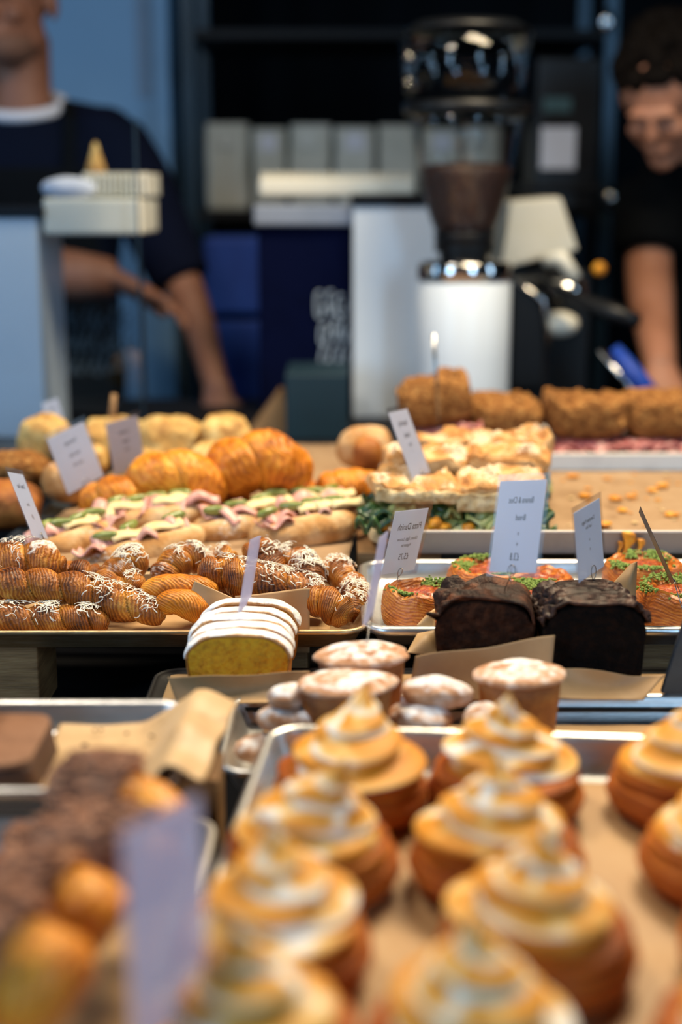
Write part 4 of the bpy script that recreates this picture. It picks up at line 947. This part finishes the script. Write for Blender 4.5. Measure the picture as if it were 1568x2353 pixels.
MB().lathe([(128*kk, zr+.003), (134*kk, lerp(zr, ztt, .5)), (140*kk, ztt)], 64).build('upper_hopper', m_hglass, t)
MB().lathe([(.001, ztt), (137*kk, ztt), (139*kk, ztt+.004), (110*kk, ztt+.016), (.001, ztt+.018)], 64).build('lid', m_bplas, t)
MB().tube([(-128*kk, -.07, zr+.01), (-136*kk, -.07, ztt-.02)], [(.008, .006), (.010, .006)], 12).build('lid_clip', m_hglass, t)
MB().lathe([(26*kk, zt), (34*kk, zt-.03), (30*kk, zt-.06), (.001, zt-.06)], 24, c=(10*kk, 0, 0)).build('bean_gate', m_hglass, t)
# ------------------------------------------------------------------ espresso machine (right)
def P(px, py, Y): return at(px, py, Y)
def pbox(name, m, parent, x0, x1, y0, y1, Y0, Y1, bevel=.004, base=Vector()):
    a = at(x0, y0, Y0); b = at(x1, y1, Y0); b.z = max(b.z, WT)
    return MB().box(((a.x+b.x)/2-base.x, (Y0+Y1)/2-base.y, (a.z+b.z)/2-base.z), (abs(b.x-a.x), Y1-Y0, abs(a.z-b.z))).build(name, m, parent, smooth=False, bevel=bevel)
b0 = Vector((xat(850, 2.6, .9), 2.62, WT))
t = thing('espresso_machine', 'white and navy espresso machine with cream cup rack behind the grinder', 'coffee machine', b0)
pbox('side_panel', m_wpan, t, 812, 1030, 474, 1010, 2.56, 2.84, base=b0)
pbox('top_cap', m_bplas, t, 808, 985, 445, 472, 2.55, 2.84, base=b0)
nb = pbox('navy_body', m_npan, t, 592, 810, 520, 1010, 2.62, 2.84, base=b0)
pbox('grey_rim', m_gpan, t, 582, 812, 470, 519, 2.60, 2.84, base=b0, bevel=.006)
a = at(594, 460, 2.60); b = at(955, 400, 2.60)
cr_ = MB().box(((a.x+b.x)/2-b0.x, 2.72-b0.y, (a.z+b.z)/2-b0.z), (b.x-a.x, .24, abs(a.z-b.z)-.012)).build('cup_rack', m_cream, t, smooth=False, bevel=.008)
for i in range(26):
    x = lerp(a.x, b.x, (i+.7)/26.4)-b0.x
    MB().box((x, 2.72-b0.y, b.z-b0.z-.002), (.0045, .22, .012)).build('rack_bar', m_cream, cr_, smooth=False, bevel=.001)
# angled right panel
b_ = MB(); q0 = [at(1150, 620, 2.60), at(1330, 575, 2.60), at(1290, 452, 2.60), at(1172, 462, 2.60)]
for dy in (0, .2):
    for q in q0: b_.V.append(q-b0+Vector((0, dy, 0))); b_.A.append((0, 0, 0))
b_.F = [(0, 1, 2, 3), (7, 6, 5, 4), (0, 4, 5, 1), (1, 5, 6, 2), (2, 6, 7, 3), (3, 7, 4, 0)]
b_.build('angled_panel', m_cream, t, smooth=False, bevel=.006)
pbox('group_body', m_bplas, t, 1030, 1345, 622, 1010, 2.62, 2.84, base=b0)
pbox('group_head', m_bplas, t, 1172, 1255, 640, 900, 2.50, 2.60, base=b0, bevel=.01)
MB().lathe([(.03, 0), (.034, .004), (.034, .03), (.022, .036), (.001, .036)], 32, c=at(1300, 690, 2.56)-b0).build('portafilter_basket', m_chrome, t)
MB().tube([at(1240, 650, 2.5)-b0, at(1330, 690, 2.44)-b0, at(1400, 715, 2.40)-b0, at(1465, 738, 2.36)-b0], [.010, .014, .017, .012], 16).build('portafilter_handle', m_bplas, t)
MB().tube([at(1250, 600, 2.55)-b0, at(1290, 592, 2.54)-b0, at(1325, 640, 2.53)-b0], [.012, .016, .010], 14).build('steam_valve', m_cream, t)
MB().tube([at(1180, 640, 2.5)-b0, at(1250, 690, 2.49)-b0, at(1262, 800, 2.49)-b0], [.004, .004, .003], 10).build('steam_wand', m_chrome, t)
MB().ell(at(1285, 745, 2.52)-b0, (.035, .03, .022), 18, .05, 20).build('drip_cup', m_cream, t)
MB().ell(at(1378, 618, 2.58)-b0, (.012, .01, .012), 12).build('amber_lamp', m_squash, t)
# pale strokes painting reflected lettering onto the navy body (illegible)
def scribble(name, parent, base, px0, px1, py0, py1, Y, seed, rows_=3, m=None, big=1.0):
    rnd = random.Random(seed); mb = MB()
    for r_ in range(rows_):
        y = lerp(py0, py1, (r_+.5)/rows_); hh = (py1-py0)/rows_*.36*big
        x = px0 + rnd.uniform(0, 15)
        while x < px1:
            w2 = rnd.uniform(12, 22)
            pts = [at(x+w2*.5*(1+math.cos(a+rnd.uniform(-.4, .4))), y+hh*math.sin(a+rnd.uniform(-.4, .4))*rnd.uniform(.6, 1.1), Y)-base for a in [k*1.3 for k in range(5)]]
            mb.tube(spline(pts, 14), .0016*big, 6, flat=.5)
            x += w2+rnd.uniform(3, 8)
    return mb.build(name, m or m_reflect, parent)
scribble('reflected_lettering', nb, b0, 722, 800, 670, 850, 2.612, 3, rows_=3, big=1.5)
# knock-out tube / blue cloth
p0 = at(1385, 800, 2.34); p1 = at(1500, 905, 2.30)
t2 = thing('blue_cloth_jug', 'blue handle with a thin steel edge leaning beside the barista arm', 'jug', (p1.x, p1.y, p1.z-.01))
MB().tube([p0-p1+Vector((.02, 0, .01)), (p0-p1)*.5+Vector((.012, 0, .005)), Vector((0, 0, 0))], [.010, .015, .019], 16).build('blue_handle', m_blue, t2)
MB().tube([p0-p1+Vector((-.004, 0, .006)), (p0-p1)*.5+Vector((-.008, 0, 0)), Vector((-.02, 0, 0))], [.005, .0035, .0035], 10).build('steel_edge', m_chrome, t2)
# things behind: blue board, teal board, cardboard, on work counter
def slab(name, label, cat, m, x0, x1, y0, y1, Y0, Y1, bevel=.003):
    a = at(x0, y0, Y0); b = at(x1, y1, Y0); b.z = max(b.z, WT)
    o = MB().box((0, 0, abs(a.z-b.z)/2), (abs(b.x-a.x), Y1-Y0, abs(a.z-b.z))).build(name, m, smooth=False, bevel=bevel, loc=((a.x+b.x)/2, (Y0+Y1)/2, min(a.z, b.z)))
    return tag(o, label, cat)
# ------------------------------------------------------------------ solid stand-in for the machine reflected in the left glass
b0 = Vector((xat(120, 2.4, .9), 2.44, WT))
t = thing('reflected_machine', 'solid stand-in for the reflected white machine with cream ribbed rack, left edge', 'coffee machine', b0)
pbox('side_panel', m_wpan, t, -60, 108, 500, 1020, 2.30, 2.50, base=b0)
pbox('top_cap', m_bplas, t, -60, 100, 475, 498, 2.29, 2.50, base=b0)
rb_ = pbox('rack_body', m_cream, t, 96, 328, 455, 540, 2.30, 2.50, base=b0, bevel=.006)
a = at(190, 450, 2.30); b = at(328, 405, 2.30)
for i in range(12):
    MB().box((lerp(a.x, b.x, i/11)-b0.x, 2.41-b0.y, a.z-b0.z+.018), (.0045, .17, .036)).build('rack_bar', m_cream, rb_, smooth=False, bevel=.001)
pbox('rack_shelf', m_cream, t, 180, 328, 425, 454, 2.34, 2.50, base=b0)
pbox('support_leg', m_bplas, t, 318, 330, 541, 1020, 2.46, 2.50, base=b0, bevel=.001)
o = MB().ell((0, 0, 0), (.045, .03, .018), 20, .08, 30).build('folded_cloth', m_tee, loc=at(160, 432, 2.33)); tag(o, 'white folded cloth lying on the stand-in cream rack at the left', 'cloth')
o = MB().lathe([(.016, 0), (.018, .004), (.015, .025), (.008, .045), (.004, .06), (.001, .064)], 24).build('reflected_cone', m_scone, loc=(at(222, 418, 2.42).x, 2.42, at(222, 418, 2.42).z)); tag(o, 'cone-tipped pale bottle standing in for the reflected cone on the left rack', 'bottle')  # built solid in place of the cone in the reflection
# glass screen
t = thing('glass_screen', 'clear glass screen standing at the left in front of the dark jumper', 'glass screen', (-.45, 2.24, WT-.02))
a = at(-200, 272, 2.24); b = at(330, 1000, 2.24)
MB().box(((a.x+b.x)/2+.45, 0, (a.z-WT)/2+.01), (b.x-a.x, .006, a.z-WT+.02)).build('pane', m_glass, t, smooth=False)
MB().box((b.x+.45+.001, 0, (a.z-WT)/2+.01), (.003, .007, a.z-WT+.02)).build('polished_edge', m_post, t, smooth=False)
# ------------------------------------------------------------------ people
def body_tubes(mb, segs):
    for pts, rad in segs: mb.tube(spline(pts, max(6, len(pts)*5)), [interp(rad, i/(max(6, len(pts)*5)-1)) for i in range(max(6, len(pts)*5))], 20)
def interp(rad, t):
    m = len(rad)-1; k = min(int(t*m), m-1); f = t*m-k; a, b = rad[k], rad[k+1]
    if isinstance(a, tuple): return (lerp(a[0], b[0], f), lerp(a[1], b[1], f))
    return lerp(a, b, f)
def head(mb, M, hs=1.0):
    E = lambda c, r: mb.ell(c, r, 18, M=M)
    E((0, .012, .155), (.077, .096, .088)); E((0, -.018, .085), (.062, .070, .075)); E((0, -.040, .032), (.038, .040, .032))
    E((0, -.098, .100), (.013, .016, .012)); mb.tube([(0, -.088, .140), (0, -.100, .118), (0, -.108, .102)], [.008, .010, .012], 10, M=M)
    E((0, -.086, .142), (.050, .012, .010)); E((-.034, -.072, .10), (.022, .018, .018)); E((.034, -.072, .10), (.022, .018, .018))
    E((0, -.086, .066), (.024, .010, .006)); E((0, -.084, .057), (.021, .010, .006)); E((0, -.070, .026), (.024, .018, .018))
    for s in (-1, 1):
        E((.079*s, .012, .115), (.010, .018, .032)); E((.052*s, -.01, .055), (.014, .03, .03))
def hand(mb, wrist, dirv, palmn, side, s=1.0, curl=.5):
    d = Vector(dirv).normalized(); n = Vector(palmn); n = (n-d*n.dot(d)).normalized(); x = d.cross(n)*side
    w0 = Vector(wrist)
    mb.tube([w0-d*.02*s, w0+d*.02*s, w0+d*.06*s, w0+d*.088*s], [(.027*s, .020*s), (.034*s, .018*s), (.042*s, .016*s), (.040*s, .013*s)], 16, up=n)
    for k, (o, L) in enumerate(((-.031, .068), (-.010, .078), (.011, .073), (.031, .056))):
        b = w0+d*.080*s+x*o*s; p = [b]; dd = d.copy()
        for j in range(3):
            ang = curl*(.35+.25*j); dd = (dd*math.cos(ang)+n*math.sin(ang)).normalized() if j else (dd+x*o*3).normalized()
            p.append(p[-1]+dd*L*s*(.45, .32, .23)[j])
        mb.tube(p, [.0100*s, .0092*s, .0085*s, .0068*s], 10)
    b = w0+d*.025*s-x*.028*s
    mb.tube([b, b-x*.022*s+d*.022*s, b-x*.034*s+d*.048*s+n*.006, b-x*.036*s+d*.068*s+n*.012], [.014*s, .012*s, .0105*s, .008*s], 10)
# --- left man, leaning on the work counter with his left hand, reflected arm built as his right forearm
Yp = 2.98
hx = at(40, 145, Yp).x; chin = at(40, 150, Yp).z
mroot = thing('person', 'person in a navy jumper and black apron leaning on the counter, looking down', 'person', (hx, Yp, 0))
S = lambda v: Vector(v)-Vector((hx, Yp, 0))
neckb = Vector((hx+.0, Yp+.03, chin-.085))
shL = Vector((hx+.155, Yp+.02, chin-.125)); shR = Vector((hx-.185, Yp+.02, chin-.125))
elL = at(470, 700, Yp-.02); wrL = at(503, 925, 2.76)
elR = at(335, 672, Yp-.12); 
elL = Vector((hx+.275, Yp-.02, chin-.46)); 
wrL = at(500, 900, 2.74); elL = at(415, 640, 2.90)
# forearm across the chest, solid stand-in for an arm reflected in the glass
elR = at(-60, 590, 2.80)
mb = MB()
HM = Matrix.Translation(Vector((0, 0, chin))) @ Matrix.Rotation(R(8), 4, 'X') @ Matrix.Rotation(R(-14), 4, 'Z')
head(mb, HM)
mb.tube([(0, .04, chin-.13), (0, .035, chin-.04), (0, .03, chin+.06)], [.066, .058, .060], 20)
mb.tube([S(shR), (0, .03, chin-.15), S(shL)], [.05, (.055, .05), .05], 16)
mb.tube([(0, .03, .86), (0, .03, 1.1), (0, .04, chin-.18)], [(.14, .10), (.13, .095), (.15, .10)], 24)
for s in (-1, 1): mb.tube([(s*.09, .03, .92), (s*.10, .02, .50), (s*.105, .05, .08)], [.085, .058, .042], 18); mb.ell((s*.105, .0, .045), (.045, .12, .04), 14)
mb.tube(spline([S(shL), S(elL), S(wrL)], 16), [interp([.050, .048, .040, .038, .030, .025], i/15) for i in range(16)], 16)
hand(mb, S(wrL), (.06, -.25, -.75), (0, -1, .25), 1, 1.0, .25)
e2 = S(at(-60, 600, 2.78)); w2 = S(at(262, 640, 2.74))
mb.tube(spline([S(shR), e2], 8), [.046]*8, 14)
mb.tube(spline([e2, e2.lerp(w2, .5)+Vector((0, 0, -.004)), w2], 14), [interp([.050, .054, .048, .036], i/13) for i in range(14)], 16)
hand(mb, w2, (.9, -.2, -.42), (-.3, -.3, -1), -1, 1.1, .7)
fuse(mb, 'body', m_skin, mroot, .0055, 5)
mb = MB()  # jumper
cz = chin
mb.tube([(0, .03, .98), (0, .03, 1.15), (0, .04, cz-.24), (0, .04, cz-.15), (0, .045, cz-.108)], [(.185, .13), (.185, .13), (.205, .135), (.185, .115), (.105, .088)], 28)
mb.tube([S(shR)+Vector((-.015, 0, -.02)), (-.10, .04, cz-.125), (0, .045, cz-.150), (.10, .04, cz-.125), S(shL)+Vector((.015, 0, -.02))], [.066, .062, .066, .062, .066], 18)
mb.ell(S(shL)+Vector((.01, 0, -.03)), (.075, .075, .08), 16); mb.ell(S(shR)+Vector((-.01, 0, -.03)), (.075, .075, .08), 16)
q = S(shL).lerp(S(elL), 1.02)
mb.tube(spline([S(shL)+Vector((.02, 0, -.02)), S(shL).lerp(S(elL), .5)+Vector((.012, 0, 0)), q], 14), [interp([.075, .078, .068, .060], i/13) for i in range(14)], 18)
mb.tube(spline([S(shR), S(elR)], 8), .066, 16)
fuse(mb, 'navy_jumper', m_navy, mroot, .007, 8)
mb = MB()
mb.tube([Vector((.080*math.cos(a), .030+.074*math.sin(a), cz-.076+.026*math.sin(a))) for a in [2*PI*k/32 for k in range(33)]], [(.014, .012)]*33, 10).build('white_collar', m_tee, mroot)
def ap(u, v):
    x = (u-.5)*lerp(.44, .28, v**2); z = lerp(.45, cz-.20, v)
    return Vector((x, .03-.150*math.sqrt(max(.05, 1-(x/.26)**2))-.006*math.sin(u*20)*(1-v), z))
MB().surf(30, 40, ap, wrap=False).build('black_apron', m_apron, mroot, solid=.003)
for s in (-1, 1): MB().tube(spline([(s*.11, -.10, cz-.21), (s*.105, -.03, cz-.085), (s*.07, .08, cz-.065)], 12), [(.012, .003)]*12, 8).build('apron_strap', m_apron, mroot)
mb = MB()
def sc_(mb, px, py, a0, a1, r): pass
scribble('reflected_print', mroot, Vector((hx, Yp, 0)), 150, 300, 705, 860, 2.815, 7, rows_=3, m=mat('faint_reflection', (.06, .09, .11), scale=30, rough=.8), big=1.4)  # strokes paint faint reflected lettering over the apron
MB().ell((0, .030, .175), (.083, .100, .085), 24, .06, 60, M=HM).build('short_hair', m_hair, mroot)
mb = MB(); mb.ell((0, -.036, .040), (.054, .062, .040), 22, .02, 60, M=HM).build('stubble', m_stub, mroot)
mb = MB(); 
for s in (-1, 1): mb.tube([(s*.09, .03, .98), (s*.10, .02, .50), (s*.105, .05, .09)], [.105, .080, .062], 18)
mb.ell((0, .03, .95), (.18, .13, .10), 20)
fuse(mb, 'trousers', m_apron, mroot, .010, 6)
# --- right man
Yr = 2.95
rx = at(1600, 300, Yr).x; cr = at(1548, 345, 2.84)
rroot = thing('person', 'person with dark curly hair and black T-shirt, head bowed at the right edge', 'person', (rx, Yr, 0))
S2 = lambda v: Vector(v)-Vector((rx, Yr, 0))
mb = MB(); c2 = S2(cr)
HM2 = Matrix.Translation(c2+Vector((.0, .0, .0))) @ Matrix.Rotation(R(-28), 4, 'Z') @ Matrix.Rotation(R(38), 4, 'X') 
head(mb, HM2)
shl = S2(at(1500, 420, Yr)); shr = shl+Vector((.36, .02, 0)); mid = (shl+shr)/2
mb.tube([mid+Vector((0, .0, -.03)), c2+Vector((.03, .09, .05))], [.062, .058], 18)
mb.tube([shl, mid, shr], [.05, .07, .05], 16)
mb.tube([(mid.x, .05, .88), (mid.x, .05, 1.1), mid+Vector((0, .02, -.06))], [(.14, .10), (.13, .095), (.15, .10)], 24)
for s in (-1, 1): mb.tube([(mid.x+s*.09, .05, .92), (mid.x+s*.10, .04, .50), (mid.x+s*.105, .06, .08)], [.085, .058, .042], 18); mb.ell((mid.x+s*.105, .02, .045), (.045, .12, .04), 14)
el = S2(at(1492, 640, 2.86)); wr = S2(at(1520, 850, 2.62))
mb.tube(spline([shl, el, wr], 18), [interp([.052, .050, .046, .046, .036, .028], i/17) for i in range(18)], 16)
hand(mb, wr, (.05, -.45, -.45), (-.1, -.7, .7), -1, 1.0, .5)
el2 = shr+Vector((.05, -.08, -.28)); wr2 = el2+Vector((-.12, -.24, -.10))
mb.tube(spline([shr, el2, wr2], 18), [interp([.052, .050, .046, .046, .036, .028], i/17) for i in range(18)], 16)
hand(mb, wr2, (-.5, -.7, -.3), (0, -.3, -1), 1, 1.0, .5)
fuse(mb, 'body', m_skind, rroot, .0055, 5)
mb = MB()
mb.tube([(mid.x, .05, .96), (mid.x, .05, 1.15), mid+Vector((0, .02, -.12)), mid+Vector((0, .02, -.02)), mid+Vector((0, .02, .035))], [(.19, .135), (.18, .13), (.20, .135), (.16, .11), (.09, .08)], 28)
mb.tube([shl+Vector((-.01, 0, -.01)), mid+Vector((0, .01, .0)), shr+Vector((.01, 0, -.01))], [.068, .080, .068], 18)
for a_, b_2 in ((shl, el), (shr, el2)):
    mb.tube(spline([a_+Vector((0, 0, -.01)), a_.lerp(b_2, .45), a_.lerp(b_2, .74)], 12), [interp([.072, .072, .066], i/11) for i in range(12)], 18)
fuse(mb, 'black_tshirt', m_apron, rroot, .007, 6)
mb = MB()
rnd = random.Random(5)
for i in range(90):
    a = rnd.uniform(0, 2*PI); b = rnd.uniform(.05, 1.25)
    d = Vector((math.cos(a)*math.cos(b)*.078, .022+math.sin(a)*math.cos(b)*.098, .165+math.sin(b)*.088))
    if d.y < -.05 and d.z < .185: continue
    mb.ell(d, (rnd.uniform(.014, .022),)*3, 8, .2, 80, i, M=HM2)
mb.ell((0, .030, .172), (.082, .098, .086), 20, .05, 60, M=HM2)
mb.build('curly_hair', m_hair, rroot)
mb = MB()
for s in (-1, 1): mb.tube([(mid.x+s*.09, .05, .98), (mid.x+s*.10, .04, .50), (mid.x+s*.105, .06, .09)], [.105, .080, .062], 18)
mb.ell((mid.x, .05, .95), (.18, .13, .10), 20)
fuse(mb, 'trousers', m_apron, rroot, .010, 6)
# ------------------------------------------------------------------ back of the shop
def zline(py, Y): return at(784, py, Y).z
# pale blue panelled cupboard behind the left man
t = thing('tall_cupboard', 'tall pale blue cupboard behind the person in the jumper', 'cupboard', (at(130, 0, 3.9).x, 4.1, 0))
xa, xb = at(-250, 0, 3.9).x, at(385, 0, 3.9).x; bx = t.location.x
MB().box(((xa+xb)/2-bx, 0, 1.15), (xb-xa, .4, 2.3)).build('cabinet_body', m_lwall, t, smooth=False, bevel=.004)
for i in range(36):
    MB().box((at(325, 0, 3.9).x-bx, -.206, 1.55+i*.018), (.035, .012, .009)).build('vent_slat', m_gpan, t, smooth=False)
# steel rack
t = thing('steel_rack', 'dark steel shelving rack across the back of the shop', 'shelf rack', (at(915, 0, 3.5).x, 3.7, 0)); bx = t.location.x
for px in (436, 1396):
    for Yq in (3.5, 3.9):
        MB().box((at(px, 300, 3.5).x-bx, Yq-3.7, 1.15), (.030, .03, 2.3)).build('post', m_post, t, smooth=False, bevel=.003)
xl, xr = at(436, 0, 3.5).x-bx, at(1396, 0, 3.5).x-bx
zs = zline(482, 3.5)
for zq in (zs-.01, .75, .3, zline(78, 3.5)): MB().box(((xl+xr)/2, 0, zq), (xr-xl, .42, .02)).build('shelf', m_post if zq > 1.7 else m_black, t, smooth=False)
for px, py in ((1396, 48), (1402, 458)): MB().ell((at(px, py, 3.47).x-bx, -.225, zline(py, 3.47)), (.017, .012, .026), 12).build('shelf_clip', m_chrome, t)
# paper bags
x = xl+.02; i = 0; rnd = random.Random(2)
while x < at(1090, 0, 3.5).x-bx:
    wd = rnd.uniform(.085, .11); hh = (zline(285, 3.55)-zs)*rnd.uniform(.95, 1.02)
    t2 = thing('paper_bag', ('leftmost', 'second', 'third', 'fourth', 'fifth', 'sixth', 'seventh', 'eighth')[min(i, 7)] + ' from the left of the standing greyish paper bags on the back shelf', 'paper bag', (x+bx+wd/2, 3.62, zs), 0, 'row of paper bags on the back shelf')
    def bg_(u, v, wd=wd, hh=hh, i=i):
        a = 2*PI*v; g = lambda q: math.copysign(abs(q)**.35, q)
        k = 1-.25*sst(.8, 1, u)
        return Vector((g(math.cos(a))*wd*.48, g(math.sin(a))*.06*k, u*hh)) + Vector((.004, .006, 0))*nz((a, u*3, i), 1)
    MB().surf(16, 32, bg_).build('bag_body', m_bag, t2)
    MB().box((0, -.064, hh*.82), (wd*.45, .002, hh*.2)).build('bag_label', m_lab if i % 2 else m_bag, t2, smooth=False)
    x += wd+.004; i += 1
# boiler box with labels
t = thing('black_appliance', 'black appliance box with a white paper notice at the right back', 'appliance', (at(1300, 0, 3.3).x, 3.32, zs)); bx = t.location.x
zT, zB = zline(130, 3.2), zline(420, 3.2)
MB().box((0, 0, (zT-zs)/2), (at(1375, 0, 3.2).x-at(1225, 0, 3.2).x, .22, zT-zs)).build('casing', m_bplas, t, smooth=False, bevel=.006); cs_ = bpy.data.objects['casing']
MB().box((at(1295, 0, 3.2).x-bx, -.113, zline(340, 3.2)-zs), (.076, .003, .088)).build('white_notice', m_lab, cs_, smooth=False)
MB().box((at(1290, 0, 3.2).x-bx, -.113, zline(240, 3.2)-zs), (.060, .003, .030)).build('teal_notice', m_tlab, cs_, smooth=False)
# shelf under that appliance reaching forward
o = slab('appliance_shelf', 'black shelf under the appliance with the white notice', 'shelf', m_black, 1200, 1385, 422, 440, 3.2, 3.47)
# lower back: blue boards standing on floor behind the work counter
t = thing('blue_crates', 'blue plastic crates stacked behind the arm leaning on the counter', 'crate', (at(550, 0, 3.2).x, 3.3, 0)); bx = t.location.x
xa, xb = at(455, 0, 3.2).x-bx, at(640, 0, 3.2).x-bx
for i in range(4):
    z0, z1 = .0+i*.345, .33+i*.345
    z1 = min(z1, zline(545, 3.2)) if i == 3 else z1
    MB().box(((xa+xb)/2, 0, (z0+z1)/2), (xb-xa, .2, z1-z0)).build('crate_side', m_blue, t, smooth=False, bevel=.008)
slab('teal_bin', 'dark teal bin behind the counter beside the espresso machine', 'bin', m_teal, 655, 800, 860, 1040, 2.32, 2.50)
t = thing('cardboard_tray', 'brown cardboard box corner behind the croissants', 'box', at(600, 1010, 2.36))
b_ = MB(); q0 = [at(555, 1020, 2.36), at(665, 1020, 2.36), at(655, 915, 2.36), at(640, 905, 2.36)]
for dy in (0, .1):
    for q in q0: b_.V.append(q-t.location+Vector((0, dy, 0))); b_.A.append((0, 0, 0))
b_.F = [(0, 1, 2, 3), (7, 6, 5, 4), (0, 4, 5, 1), (1, 5, 6, 2), (2, 6, 7, 3), (3, 7, 4, 0)]
b_.build('card_side', m_cardb, t, smooth=False)
